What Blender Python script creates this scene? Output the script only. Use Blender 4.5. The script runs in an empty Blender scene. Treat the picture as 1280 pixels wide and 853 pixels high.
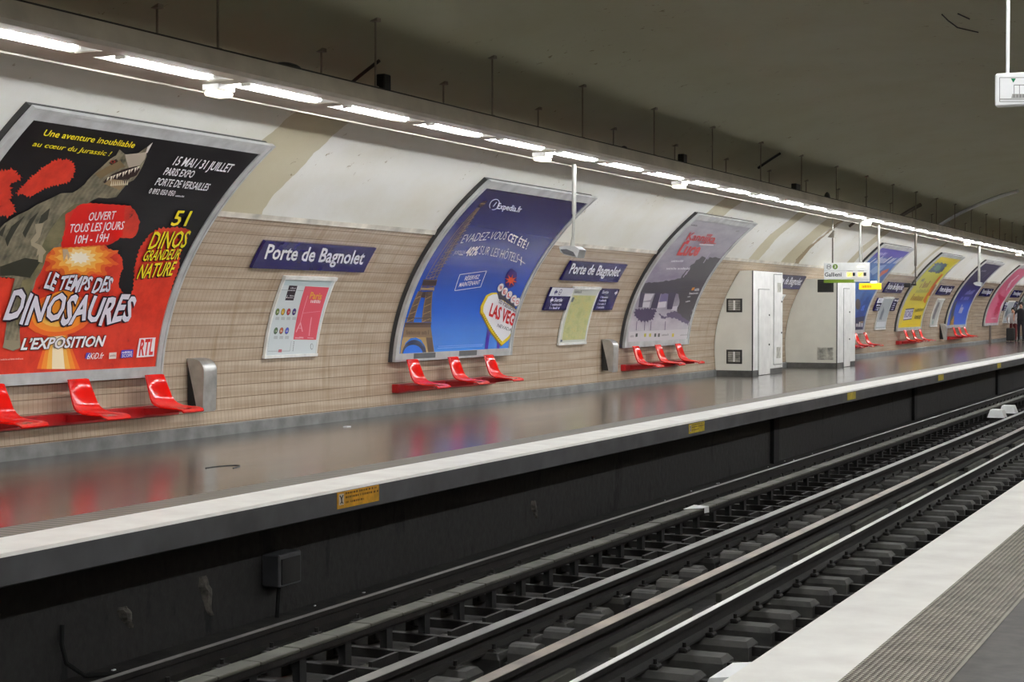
import bpy, bmesh, math, random
from mathutils import Vector, Matrix
from mathutils.geometry import tessellate_polygon

random.seed(7)
SC = bpy.context.scene
COL = SC.collection
PI = math.pi

# ------------------------------------------------------------------ camera, world, exposure
FPX, EYE = 2100.0, 1.55                       # focal length in pixels of the 1280 wide frame, eye height
THETA = math.atan2(1600 - 640, FPX)           # the tracks vanish at pixel column 1600
PITCH = math.atan2(426.5 - 385, FPX)
cam_d = bpy.data.cameras.new('camera')
cam_d.sensor_fit = 'HORIZONTAL'; cam_d.sensor_width = 36.0
cam_d.lens = FPX / 1280 * 36.0
cam_d.clip_start = 0.05; cam_d.clip_end = 300
cam = bpy.data.objects.new('camera', cam_d); COL.objects.link(cam)
cam.location = (0, 0, EYE); cam.rotation_euler = (PI / 2 - PITCH, 0, THETA)
SC.camera = cam
SC.view_settings.view_transform = 'Standard'; SC.view_settings.look = 'None'
SC.view_settings.gamma = 1.0; SC.view_settings.use_curve_mapping = False
SC.view_settings.exposure = 0.25
w = bpy.data.worlds.new('world'); SC.world = w; w.use_nodes = True
w.node_tree.nodes['Background'].inputs[0].default_value = (0.02, 0.02, 0.02, 1)
w.node_tree.nodes['Background'].inputs[1].default_value = 0.2
SC.cycles.use_denoising = True
SC.cycles.max_bounces = 8; SC.cycles.diffuse_bounces = 5; SC.cycles.glossy_bounces = 4
SC.cycles.sample_clamp_indirect = 10.0; SC.cycles.blur_glossy = 0.0
LAMP = 135.0                                  # radiance of the fluorescent tubes
Y0, Y1 = -4.0, 92.0                           # the station's two ends

# ------------------------------------------------------------------ helpers: materials
def lin(c):
    return tuple(((v / 255) / 12.92 if v / 255 <= 0.04045 else ((v / 255 + 0.055) / 1.055) ** 2.4) for v in c) + (1.0,)

class NT:
    def __init__(s, name):
        s.m = bpy.data.materials.new(name); s.m.use_nodes = True
        s.t = s.m.node_tree; s.b = s.t.nodes['Principled BSDF']
    def n(s, typ, **kw):
        k = s.t.nodes.new(typ)
        for a, v in kw.items(): setattr(k, a, v)
        return k
    def l(s, a, b): s.t.links.new(a, b)
    def pos(s):
        g = s.n('ShaderNodeNewGeometry'); return g.outputs['Position']
    def uv(s):
        return s.n('ShaderNodeUVMap').outputs[0]
    def noise(s, vec, scale, detail=3, rough=.55):
        k = s.n('ShaderNodeTexNoise'); k.inputs['Scale'].default_value = scale
        k.inputs['Detail'].default_value = detail; k.inputs['Roughness'].default_value = rough
        if vec is not None: s.l(vec, k.inputs['Vector'])
        return k.outputs[0]
    def ramp(s, fac, stops, mode='LINEAR'):
        r = s.n('ShaderNodeValToRGB'); r.color_ramp.interpolation = mode
        e = r.color_ramp.elements
        while len(e) < len(stops): e.new(0.5)
        for i, (p, c) in enumerate(stops):
            e[i].position = p; e[i].color = lin(c) if len(c) == 3 else c
        s.l(fac, r.inputs[0]); return r.outputs[0]
    def mix(s, fac, a, b, mode='MIX'):
        k = s.n('ShaderNodeMix', data_type='RGBA', blend_type=mode)
        for i, v in ((0, fac), (6, a), (7, b)):
            if isinstance(v, (int, float)): k.inputs[i].default_value = v
            elif isinstance(v, tuple): k.inputs[i].default_value = lin(v) if len(v) == 3 else v
            else: s.l(v, k.inputs[i])
        return k.outputs[2]
    def math(s, op, a, b=0.0):
        k = s.n('ShaderNodeMath', operation=op)
        for i, v in ((0, a), (1, b)):
            if isinstance(v, (int, float)): k.inputs[i].default_value = v
            else: s.l(v, k.inputs[i])
        return k.outputs[0]
    def mapping(s, vec, scale=(1, 1, 1), loc=(0, 0, 0)):
        k = s.n('ShaderNodeMapping'); k.inputs['Scale'].default_value = scale; k.inputs['Location'].default_value = loc
        s.l(vec, k.inputs[0]); return k.outputs[0]
    def col(s, v):
        if isinstance(v, tuple): s.b.inputs['Base Color'].default_value = lin(v)
        else: s.l(v, s.b.inputs['Base Color'])
    def rough(s, v):
        if isinstance(v, (int, float)): s.b.inputs['Roughness'].default_value = v
        else: s.l(v, s.b.inputs['Roughness'])
    def bump(s, h, strength=.3, dist=.01):
        k = s.n('ShaderNodeBump'); k.inputs['Strength'].default_value = strength; k.inputs['Distance'].default_value = dist
        s.l(h, k.inputs['Height']); s.l(k.outputs[0], s.b.inputs['Normal'])

def mat(name, c, rough=.5, metal=0.0, var=0.08, scale=6.0, spec=.5, bump=0.0, coat=0.0):
    """a plain material whose colour wanders slightly with a noise (wear and dust)"""
    s = NT(name)
    nz = s.noise(s.pos(), scale, 4)
    dark = tuple(max(0, v * (1 - var)) for v in c); light = tuple(min(255, v * (1 + var * .6)) for v in c)
    s.col(s.ramp(nz, [(0.3, dark), (0.7, light)]))
    s.rough(rough); s.b.inputs['Metallic'].default_value = metal
    s.b.inputs['Specular IOR Level'].default_value = spec
    s.b.inputs['Coat Weight'].default_value = coat; s.b.inputs['Coat Roughness'].default_value = .08
    if bump: s.bump(s.noise(s.pos(), scale * 6, 3), bump, .004)
    return s.m

def emit(name, c, strength):
    s = NT(name); s.b.inputs['Base Color'].default_value = lin(c)
    s.b.inputs['Emission Color'].default_value = lin(c); s.b.inputs['Emission Strength'].default_value = strength
    return s.m

# ------------------------------------------------------------------ helpers: meshes and things
def tag(o, label=None, cat=None, group=None, kind=None):
    if label: o['label'] = label
    if cat: o['category'] = cat
    if group: o['group'] = group
    if kind: o['kind'] = kind
    return o

def thing(name, label, cat, loc, group=None):
    o = bpy.data.objects.new(name, None); COL.objects.link(o); o.location = loc; o.empty_display_size = .1
    return tag(o, label, cat, group)

def copy_tree(o, parent=None):
    c = o.copy(); COL.objects.link(c)
    if parent is not None:
        c.parent = parent
    for ch in list(o.children): copy_tree(ch, c)
    return c

def world_loc(o):
    v = Vector(o.location); p = o.parent
    while p is not None: v = v + Vector(p.location); p = p.parent
    return v

class MB:
    """collects faces in world space and links them as ONE mesh object"""
    def __init__(s): s.v = []; s.f = []; s.m = []; s.mats = []; s.uv = {}
    def mi(s, m):
        if m not in s.mats: s.mats.append(m)
        return s.mats.index(m)
    def face(s, pts, m, uv=None):
        i = len(s.v); s.v += [tuple(p) for p in pts]; s.f.append(tuple(range(i, i + len(pts)))); s.m.append(s.mi(m))
        if uv: s.uv[len(s.f) - 1] = uv
    def grid(s, rows, m, closed=False, uvs=None, flip=False):
        """rows of points -> welded quads"""
        i = len(s.v); n = len(rows[0])
        for r in rows: s.v += [tuple(p) for p in r]
        for a in range(len(rows) - 1):
            for b in range(n if closed else n - 1):
                b2 = (b + 1) % n
                q = (i + a * n + b, i + a * n + b2, i + (a + 1) * n + b2, i + (a + 1) * n + b)
                if flip: q = q[::-1]
                s.f.append(q); s.m.append(s.mi(m))
                if uvs:
                    u = [uvs[a][b], uvs[a][b2], uvs[a + 1][b2], uvs[a + 1][b]]
                    s.uv[len(s.f) - 1] = u[::-1] if flip else u
    def box(s, x0, x1, y0, y1, z0, z1, m, bev=0.0):
        if bev <= 0:
            i = len(s.v)
            s.v += [(x, y, z) for x in (x0, x1) for y in (y0, y1) for z in (z0, z1)]
            for f in ((0, 1, 3, 2), (4, 6, 7, 5), (0, 4, 5, 1), (2, 3, 7, 6), (0, 2, 6, 4), (1, 5, 7, 3)):
                s.f.append(tuple(i + k for k in f)); s.m.append(s.mi(m))
        else:                                     # chamfered along every edge
            b = min(bev, (x1 - x0) / 2.2, (y1 - y0) / 2.2, (z1 - z0) / 2.2)
            def ring(z, d): return [(x0 + d, y0 + b, z), (x0 + b, y0 + d, z), (x1 - b, y0 + d, z), (x1 - d, y0 + b, z), (x1 - d, y1 - b, z), (x1 - b, y1 - d, z), (x0 + b, y1 - d, z), (x0 + d, y1 - b, z)]
            rs = [ring(z0, b), ring(z0 + b, 0), ring(z1 - b, 0), ring(z1, b)]
            s.grid(rs, m, closed=True)
            s.face(rs[0][::-1], m); s.face(rs[3], m)
    def prism(s, prof, y0, y1, m, axis='y'):
        """a closed (x,z) outline run along y (axis 'x': a (y,z) outline run along x)"""
        P = (lambda p, t: (p[0], t, p[1])) if axis == 'y' else ((lambda p, t: (t, p[0], p[1])) if axis == 'x' else (lambda p, t: (p[0], p[1], t)))
        s.grid([[P(p, y0) for p in prof], [P(p, y1) for p in prof]], m, closed=True)
        for t, flip in ((y0, 0), (y1, 1)):
            i = len(s.v); s.v += [P(p, t) for p in prof]
            for tri in tessellate_polygon([[Vector((p[0], p[1], 0)) for p in prof]]):
                s.f.append(tuple(i + k for k in (tri[::-1] if flip else tri))); s.m.append(s.mi(m))
    def tube(s, path, r, m, n=8, cap=True):
        P = [Vector(p) for p in path]; rows = []
        for i, p in enumerate(P):
            d = (P[min(i + 1, len(P) - 1)] - P[max(i - 1, 0)]).normalized()
            a = d.orthogonal().normalized() if i == 0 else (rows_a - d * rows_a.dot(d)).normalized()
            rows_a = a; b = d.cross(a); rr = r[i] if isinstance(r, (list, tuple)) else r
            rows.append([p + (a * math.cos(t) + b * math.sin(t)) * rr for t in [2 * PI * k / n for k in range(n)]])
        s.grid(rows, m, closed=True)
        if cap: s.face(rows[0][::-1], m); s.face(rows[-1], m)
    def build(s, name, parent=None, smooth=False, angle=40):
        me = bpy.data.meshes.new(name)
        off = world_loc(parent) if parent is not None else Vector((0, 0, 0))
        me.from_pydata([tuple(Vector(v) - off) for v in s.v], [], s.f)
        for m in s.mats: me.materials.append(m)
        me.polygons.foreach_set('material_index', s.m)
        if s.uv:
            L = me.uv_layers.new(name='UVMap')
            for p in me.polygons:
                u = s.uv.get(p.index)
                if u:
                    for k, li in enumerate(p.loop_indices): L.data[li].uv = u[k]
        bm = bmesh.new(); bm.from_mesh(me)
        if not s.uv: bmesh.ops.remove_doubles(bm, verts=bm.verts, dist=1e-5)
        bmesh.ops.recalc_face_normals(bm, faces=bm.faces)
        if smooth:
            ca = math.radians(angle)
            for f in bm.faces: f.smooth = True
            for e in bm.edges:
                if len(e.link_faces) == 2 and e.calc_face_angle(0) > ca: e.smooth = False
        bm.to_mesh(me); bm.free()
        o = bpy.data.objects.new(name, me); COL.objects.link(o)
        if parent is not None: o.parent = parent
        return o

def struct(mb, name, **k):
    return tag(mb.build(name, **k), kind='structure')

# ------------------------------------------------------------------ the vault's cross-section
CX, EZ, EA, EB = -4.7, 0.6, 7.02, 4.45       # ellipse springing 0.6 m above the platform, 14 m wide
_tab = []; _acc = 0.0
for i in range(2001):
    t = PI * i / 2000
    if i: _acc += math.hypot(EA * (math.cos(t) - math.cos(tp)), EB * (math.sin(t) - math.sin(tp)))
    _tab.append(_acc); tp = t
def t_of_s(s):
    """arc length from the platform up -> ellipse angle (below the springing: metres/EB)"""
    if s < EZ: return (s - EZ) / EB
    q = s - EZ; lo, hi = 0, 2000
    while hi - lo > 1:
        mid = (lo + hi) // 2
        if _tab[mid] <= q: lo = mid
        else: hi = mid
    f = (q - _tab[lo]) / (_tab[hi] - _tab[lo])
    return PI * (lo + f) / 2000
def s_of_t(t):
    if t < 0: return EZ + t * EB
    k = t / PI * 2000; lo = min(1999, int(k)); return EZ + _tab[lo] + (_tab[lo + 1] - _tab[lo]) * (k - lo)
def wx(s, off=0.0):
    """(x, z) of the left wall at arc length s, off metres in front of it"""
    t = t_of_s(s)
    if t < 0: return (CX - (EA - off) + .035 * (t * EB / EZ) ** 2, EZ + t * EB)
    return (CX - (EA - off) * math.cos(t), EZ + (EB - off) * math.sin(t))
def s_at_z(z):
    return z if z < EZ else s_of_t(math.asin((z - EZ) / EB))

def ray(px, py):
    r = (px - 640) / FPX; u = -(py - 426.5) / FPX
    cp, sp = math.cos(PITCH), math.sin(PITCH); fw = cp + u * sp; up = -sp + u * cp
    c, s = math.cos(THETA), math.sin(THETA)
    return (-s * fw + c * r, c * fw + s * r, up)
def ws(px, py, off=.1):
    """where the sight line of a photograph pixel meets the left wall: (y, arc length)"""
    d = ray(px, py); A, B = EA - off, EB - off
    ox, oz = -CX, EYE - EZ
    a = (d[0] / A) ** 2 + (d[2] / B) ** 2; b = 2 * (ox * d[0] / A ** 2 + oz * d[2] / B ** 2); c = (ox / A) ** 2 + (oz / B) ** 2 - 1
    k = (-b + math.sqrt(b * b - 4 * a * c)) / (2 * a)
    z = EYE + d[2] * k
    if z >= EZ: return (d[1] * k, s_of_t(math.asin((z - EZ) / B)))
    for _ in range(4):
        x = CX - A + .035 * ((EZ - z) / EZ) ** 2; k = x / d[0]; z = EYE + d[2] * k
    return (d[1] * k, z)
def K(x0, y0, sc, off=.1):
    return lambda p: ws(x0 + p[0] / sc, y0 + p[1] / sc, off)
def UV(y, s):
    return lambda p: (y + p[0], s + p[1])

def slab(mb, y0, y1, s0, s1, o0, o1, m, uv=False):
    """a panel that follows the wall's curve, from o0 to o1 metres in front of it"""
    n = max(1, math.ceil((s1 - s0) / .11)); S = [s0 + (s1 - s0) * i / n for i in range(n + 1)]
    rows = []; uvs = []
    for s in S:
        b = wx(s, o0); f = wx(s, o1)
        rows.append([(b[0], y0, b[1]), (f[0], y0, f[1]), (f[0], y1, f[1]), (b[0], y1, b[1])])
        v = (s - s0) / (s1 - s0); uvs.append([(0, v), (0, v), (1, v), (1, v)])
    mb.grid(rows, m, closed=True, uvs=uvs if uv else None)
    mb.face(rows[0][::-1], m, [(0, 0)] * 4 if uv else None); mb.face(rows[-1], m, [(0, 1)] * 4 if uv else None)

# ------------------------------------------------------------------ lettering and printed art
_tc = {}
def text2d(st, bold):
    k = (st, bold)
    if k in _tc: return _tc[k]
    cu = bpy.data.curves.new('lettering', 'FONT'); cu.body = st; cu.size = 1; cu.offset = bold; cu.resolution_u = 2; cu.fill_mode = 'FRONT'
    o = bpy.data.objects.new('lettering', cu); COL.objects.link(o); bpy.context.view_layer.update()
    me = o.evaluated_get(bpy.context.evaluated_depsgraph_get()).to_mesh()
    v = [(p.co.x, p.co.y) for p in me.vertices]; f = [tuple(p.vertices) for p in me.polygons]
    bpy.data.objects.remove(o); bpy.data.curves.remove(cu)
    _tc[k] = (v, f); return _tc[k]
_hv = text2d('H', 0.0)[0]
CAP = max(p[1] for p in _hv)

class Art:
    """flat print in (y, arc length), laid in thin layers on a curved sheet, clipped to it"""
    def __init__(s, rect, off): s.v = []; s.f = []; s.m = []; s.mats = []; s.r = rect; s.off = off; s.uv0 = None
    def mi(s, m):
        if m not in s.mats: s.mats.append(m)
        return s.mats.index(m)
    def raw(s, pts, faces, m, layer):
        i = len(s.v); s.v += [(p[0], p[1], layer) for p in pts]
        for f in faces: s.f.append(tuple(i + k for k in f)); s.m.append(s.mi(m))
    def poly(s, pts, m, layer, k):
        q = [k(p) for p in pts]
        tr = tessellate_polygon([[Vector((p[0], p[1], 0)) for p in q]])
        s.raw(q, tr, m, layer)
    def jag(s, pts, m, layer, k, amp, step, seed=1):
        rnd = random.Random(seed); out = []
        for i, p in enumerate(pts):
            q = pts[(i + 1) % len(pts)]; L = math.hypot(q[0] - p[0], q[1] - p[1]); n = max(1, int(L / step))
            nx, ny = (q[1] - p[1]) / max(L, 1e-6), -(q[0] - p[0]) / max(L, 1e-6)
            for j in range(n):
                a = (rnd.random() - .5) * 2 * amp if (i or j) else 0
                if (len(out) % 2): a = abs(a) * 1.1
                else: a = -abs(a) * .7
                out.append((p[0] + (q[0] - p[0]) * j / n + nx * a, p[1] + (q[1] - p[1]) * j / n + ny * a))
        s.poly(out, m, layer, k)
    def line(s, p, q, wd, m, layer, k):
        L = math.hypot(q[0] - p[0], q[1] - p[1]); nx, ny = -(q[1] - p[1]) / L * wd / 2, (q[0] - p[0]) / L * wd / 2
        s.poly([(p[0] + nx, p[1] + ny), (q[0] + nx, q[1] + ny), (q[0] - nx, q[1] - ny), (p[0] - nx, p[1] - ny)], m, layer, k)
    def ell(s, c, rx, ry, m, layer, k, n=16, sk=0.0):
        s.poly([(c[0] + rx * math.cos(2 * PI * i / n) - sk * ry * math.sin(2 * PI * i / n), c[1] + ry * math.sin(2 * PI * i / n)) for i in range(n)], m, layer, k)
    def text(s, st, bl, br, tl, m, layer, k, bold=0.0, wave=None):
        O, X, T = k(bl), k(br), k(tl)
        v, f = text2d(st, bold)
        if not v: return
        x0 = min(p[0] for p in v); x1 = max(p[0] for p in v)
        pts = []
        for p in v:
            a = (p[0] - x0) / (x1 - x0); b = p[1] / CAP
            if wave: b = wave(a, b)
            pts.append((O[0] + (X[0] - O[0]) * a + (T[0] - O[0]) * b, O[1] + (X[1] - O[1]) * a + (T[1] - O[1]) * b))
        s.raw(pts, f, m, layer)
    def scrib(s, bl, br, tl, n, m, layer, k, seed=3):
        """writing too small in the photograph to be read: rows of strokes"""
        rnd = random.Random(seed); O, X, T = k(bl), k(br), k(tl); x = 0.0
        while x < 1:
            wd = rnd.uniform(.35, .7) / n; h = rnd.choice((.65, .7, 1.0, .8)); 
            if rnd.random() > .12:
                q = [(x, 0), (min(1, x + wd), 0), (min(1, x + wd), h), (x, h)]
                s.raw([(O[0] + (X[0] - O[0]) * a + (T[0] - O[0]) * b, O[1] + (X[1] - O[1]) * a + (T[1] - O[1]) * b) for a, b in q], [(0, 1, 2, 3)], m, layer)
            x += wd + .35 / n
    def build(s, name, parent, base=None):
        bm = bmesh.new(); vs = [bm.verts.new(p) for p in s.v]
        for f, mi in zip(s.f, s.m):
            try: bm.faces.new([vs[i] for i in f]).material_index = mi
            except ValueError: pass
        a, b, c, d = s.r
        for co, no in (((a, 0, 0), (-1, 0, 0)), ((b, 0, 0), (1, 0, 0)), ((0, c, 0), (0, -1, 0)), ((0, d, 0), (0, 1, 0))):
            bmesh.ops.bisect_plane(bm, geom=bm.verts[:] + bm.edges[:] + bm.faces[:], dist=1e-6, plane_co=co, plane_no=no, clear_outer=True)
        q = math.ceil(c / .11) * .11
        while q < d:
            bmesh.ops.bisect_plane(bm, geom=bm.verts[:] + bm.edges[:] + bm.faces[:], dist=1e-6, plane_co=(0, q, 0), plane_no=(0, 1, 0)); q += .11
        ul = bm.loops.layers.uv.new('UVMap')
        for f in bm.faces:
            for l in f.loops: l[ul].uv = ((l.vert.co.x - a) / (b - a), (l.vert.co.y - c) / (d - c))
        off = world_loc(parent)
        for v in bm.verts:
            x, z = wx(v.co.y, s.off + .0015 * v.co.z); v.co = Vector((x, v.co.x, z)) - off
        for f in bm.faces:
            f.normal_update()
            if f.normal.x < 0: f.normal_flip()
        me = bpy.data.meshes.new(name); bm.to_mesh(me); bm.free()
        for m in s.mats: me.materials.append(m)
        o = bpy.data.objects.new(name, me); COL.objects.link(o); o.parent = parent
        return o
    def sheet(s, m):
        a, b, c, d = s.r; s.raw([(a, c), (b, c), (b, d), (a, d)], [(0, 1, 2, 3)], m, 0)

_ink = {}
def ink(c, rough=.28, name='printed_ink'):
    k = (c, rough)
    if k not in _ink:
        s = NT(name); s.col(c); s.rough(rough); s.b.inputs['Specular IOR Level'].default_value = .22; _ink[k] = s.m
    return _ink[k]

# ------------------------------------------------------------------ materials of the place
def tile_mat():
    s = NT('beige_wall_tile'); uv = s.uv()
    k = s.n('ShaderNodeTexBrick'); k.offset = 0.0; k.squash = 1.0
    for n_, v in (('Scale', 1.0), ('Mortar Size', .0035), ('Mortar Smooth', .3), ('Bias', 0.0), ('Brick Width', .075), ('Row Height', .15)): k.inputs[n_].default_value = v
    k.inputs['Color1'].default_value = lin((195, 177, 156)); k.inputs['Color2'].default_value = lin((202, 185, 164)); k.inputs['Mortar'].default_value = lin((168, 150, 132))
    s.l(uv, k.inputs['Vector'])
    h2 = s.n('ShaderNodeTexBrick'); h2.offset = 0.0
    for n_, v in (('Scale', 1.0), ('Mortar Size', .006), ('Mortar Smooth', .4), ('Brick Width', 200.0), ('Row Height', .15)): h2.inputs[n_].default_value = v
    s.l(uv, h2.inputs['Vector']); h2.inputs['Color1'].default_value = h2.inputs['Color2'].default_value = (1, 1, 1, 1); h2.inputs['Mortar'].default_value = lin((205, 198, 190))
    row = s.ramp(s.noise(s.mapping(uv, (.25, 6.667, 1)), 2.0, 1), [(.35, (236, 232, 228)), (.6, (255, 255, 255))])
    big = s.ramp(s.noise(s.mapping(uv, (.5, 6.6, 1)), 1.0, 3), [(.35, (240, 236, 232)), (.65, (255, 255, 255))])
    drip = s.ramp(s.noise(s.mapping(uv, (3.0, .35, 1)), 1.6, 4), [(.28, (232, 226, 216)), (.42, (255, 255, 255))])
    s.col(s.mix(1.0, s.mix(1.0, s.mix(1.0, s.mix(1.0, k.outputs[0], h2.outputs[0], 'MULTIPLY'), row, 'MULTIPLY'), big, 'MULTIPLY'), drip, 'MULTIPLY'))
    s.rough(.24); s.bump(s.math('MULTIPLY', k.outputs[1], -1.0), .5, .006)
    return s.m

def plaster_mat():
    s = NT('white_vault_plaster'); p = s.pos(); sx = s.n('ShaderNodeSeparateXYZ'); s.l(p, sx.inputs[0]); y = sx.outputs[1]
    wob = s.math('MULTIPLY', s.math('SUBTRACT', s.noise(p, 1.3, 4), .5), .5)
    yy = s.math('DIVIDE', s.math('ADD', y, wob), 100.0)
    white, buff = (236, 236, 231), (204, 197, 172)
    st = [(0.0, white)]
    for a, b in ((15.25, 16.45), (31.2, 32.35), (36.35, 37.25), (39.35, 40.6), (45.55, 46.3), (54.7, 55.2)): st += [(a / 100, buff), (b / 100, white)]
    low = s.ramp(s.math('DIVIDE', s.math('ADD', sx.outputs[2], s.math('MULTIPLY', wob, .3)), 10.0), [(.382, (255, 255, 255)), (.40, (0, 0, 0))])
    lowx = s.ramp(s.math('DIVIDE', s.math('SUBTRACT', 0.0, sx.outputs[0]), 12.0), [(.5, (0, 0, 0)), (.51, (255, 255, 255))])
    base = s.mix(s.mix(1.0, low, lowx, 'MULTIPLY'), white, s.ramp(yy, st, 'CONSTANT'))
    # fine cracks with brown seepage along some of the joints
    w2 = s.math('MULTIPLY', s.math('SUBTRACT', s.noise(p, 6.0, 5), .5), .25)
    yc = s.math('DIVIDE', s.math('ADD', y, w2), 100.0); cr = (140, 116, 86); wt = (255, 255, 255); st = [(0.0, wt)]
    for a, d in ((16.45, .05), (18.6, .03), (28.3, .03), (43.1, .05), (44.6, .04), (52.4, .05), (53.4, .05), (60.8, .06), (63.0, .05), (71.5, .07)): st += [(a / 100, cr), ((a + d) / 100, wt)]
    crack = s.ramp(yc, st, 'CONSTANT')
    patchy = s.ramp(s.noise(s.mapping(p, (1, 2.5, 1)), 1.1, 2), [(.36, (0, 0, 0)), (.5, (255, 255, 255))])
    c = s.mix(s.mix(1.0, patchy, low, 'MULTIPLY'), base, s.mix(1.0, base, crack, 'MULTIPLY'))
    scab = s.ramp(s.math('DIVIDE', s.math('ADD', y, s.math('ADD', wob, s.math('MULTIPLY', s.math('SUBTRACT', s.noise(p, 11.0, 4), .5), .22))), 100.0), [(0, wt), (.1640, wt), (.1643, (150, 120, 84)), (.1648, (222, 216, 204)), (.1653, wt), (.3125, wt), (.3128, (176, 160, 132)), (.3133, wt), (.4058, wt), (.4061, (170, 152, 124)), (.4066, wt)], 'CONSTANT')
    c = s.mix(s.mix(1.0, low, s.ramp(s.noise(p, 1.7, 2), [(.40, (0, 0, 0)), (.5, (255, 255, 255))]), 'MULTIPLY'), c, s.mix(1.0, c, scab, 'MULTIPLY'))
    blot = s.ramp(s.noise(s.mapping(p, (1, .6, 1)), .8, 5, .6), [(.3, (246, 243, 234)), (.6, (255, 255, 255))])
    c = s.mix(1.0, c, blot, 'MULTIPLY'); c = s.mix(1.0, c, s.ramp(s.math('DIVIDE', sx.outputs[2], 10.0), [(.36, (255, 255, 255)), (.39, (202, 203, 180))]), 'MULTIPLY')   # darker and yellower towards the crown
    flake = s.ramp(s.noise(p, 7.0, 5, .7), [(.63, (255, 255, 255)), (.67, (176, 160, 134))])
    near = s.ramp(s.noise(p, .9, 2), [(.52, (0, 0, 0)), (.6, (255, 255, 255))])
    c = s.mix(near, c, s.mix(1.0, c, flake, 'MULTIPLY'))
    s.col(c); s.rough(.6); s.bump(s.noise(p, 5.0, 5), .18, .02)
    return s.m

def floor_mat():
    s = NT('polished_asphalt'); p = s.pos(); n = s.noise(s.mapping(p, (1.2, .35, 1)), 1.4, 4); f = s.noise(p, 60, 3)
    s.col(s.mix(.35, s.ramp(n, [(.3, (66, 61, 57)), (.7, (86, 80, 74))]), s.ramp(f, [(.35, (60, 56, 52)), (.65, (92, 86, 80))])))
    s.rough(s.math('ADD', s.math('MULTIPLY', s.noise(s.mapping(p, (3, .5, 1)), 1.0, 4), .14), .14)); s.b.inputs['Specular IOR Level'].default_value = .5
    s.b.inputs['Coat Weight'].default_value = .55; s.b.inputs['Coat Roughness'].default_value = .16; s.b.inputs['Coat IOR'].default_value = 1.5
    s.bump(s.noise(p, 2.5, 3), .02, .01)
    return s.m

M = {}
M['tile'] = tile_mat(); M['plaster'] = plaster_mat(); M['floor'] = floor_mat()
M['plinth'] = mat('grey_painted_plinth', (126, 128, 127), .4, var=.22, scale=3.0, bump=.1)
M['white_band'] = mat('worn_white_paint', (250, 247, 241), .45, var=.05, scale=3.0, bump=.1)
M['fascia'] = mat('grey_platform_edge', (80, 81, 84), .55, var=.2, scale=2.0, bump=.2)
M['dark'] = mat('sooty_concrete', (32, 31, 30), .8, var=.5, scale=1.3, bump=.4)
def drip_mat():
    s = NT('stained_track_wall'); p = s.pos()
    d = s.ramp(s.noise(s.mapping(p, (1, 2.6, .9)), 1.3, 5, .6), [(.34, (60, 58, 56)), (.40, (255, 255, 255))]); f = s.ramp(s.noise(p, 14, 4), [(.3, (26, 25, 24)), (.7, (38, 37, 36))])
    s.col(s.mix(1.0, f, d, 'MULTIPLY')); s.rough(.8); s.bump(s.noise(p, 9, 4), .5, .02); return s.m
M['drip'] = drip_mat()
M['black'] = mat('black_recess', (16, 16, 16), .9)
M['ballast'] = mat('sooty_track_bed', (30, 27, 25), .9, var=.6, scale=7.0, bump=.8)
M['sleeper'] = mat('dark_concrete_sleeper', (54, 53, 50), .75, var=.35, scale=4.0, bump=.4)
M['dull_head'] = mat('dull_rail_head', (128, 126, 123), .42, .8, var=.1, scale=3.0)
M['steel'] = mat('worn_rail_head', (118, 116, 112), .4, .8, var=.15, scale=3.0)
M['polished'] = mat('polished_rail_head', (206, 204, 200), .3, .85, var=.04)
M['rust'] = mat('rusty_dark_steel', (25, 22, 20), .7, .3, var=.4, scale=8.0, bump=.3)
M['plank'] = mat('dusty_grey_cover', (76, 75, 67), .7, var=.25, scale=3.0, bump=.2)
M['alu'] = mat('brushed_aluminium_frame', (196, 198, 198), .4, .25, var=.1, scale=4.0)
M['frame_dark'] = mat('dark_frame_side', (58, 58, 58), .6)  # shadow gap between poster frame and wall, put into the colour
M['red'] = mat('glossy_red_moulding', (226, 22, 14), .14, var=.03, spec=.35, coat=.1)
M['red_beam'] = mat('dull_red_paint', (168, 18, 22), .35, var=.15)
M['inox'] = mat('stainless_steel', (196, 196, 194), .36, .85, var=.12, scale=5.0)
M['bag'] = mat('black_plastic', (18, 18, 18), .5)
M['cab'] = mat('cream_enamel', (238, 238, 228), .4, var=.03, scale=2.0)
M['cab_white'] = mat('white_enamel', (244, 244, 242), .35, var=.05, scale=4.0)
M['grille'] = mat('grey_vent_metal', (188, 187, 178), .5, .0, var=.3, scale=9.0)
M['seam'] = mat('dark_seam', (48, 48, 46), .6)
M['beam'] = mat('grey_painted_beam', (186, 179, 165), .5, var=.1, scale=2.0)
M['beam_dark'] = mat('dark_beam_edge', (40, 38, 34), .7)
M['rod'] = mat('grey_steel_rod', (140, 133, 120), .5, .4)
M['pole'] = mat('light_grey_pole', (178, 178, 172), .35, .5)
M['pole_dark'] = mat('brown_grey_pole', (96, 88, 80), .5, .2)
M['reflector'] = mat('white_reflector', (240, 240, 236), .35)
M['lamp'] = emit('fluorescent_tube', (252, 253, 255), LAMP)
M['emergency'] = emit('emergency_lens', (255, 246, 224), 1.6)
M['sign_blue'] = mat('blue_enamel', (24, 18, 88), .25, var=.04)
M['white_ink'] = ink((236, 236, 240), .3); M['panel_white'] = mat('white_enamelled_board', (242, 244, 244), .3, var=.03)

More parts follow.
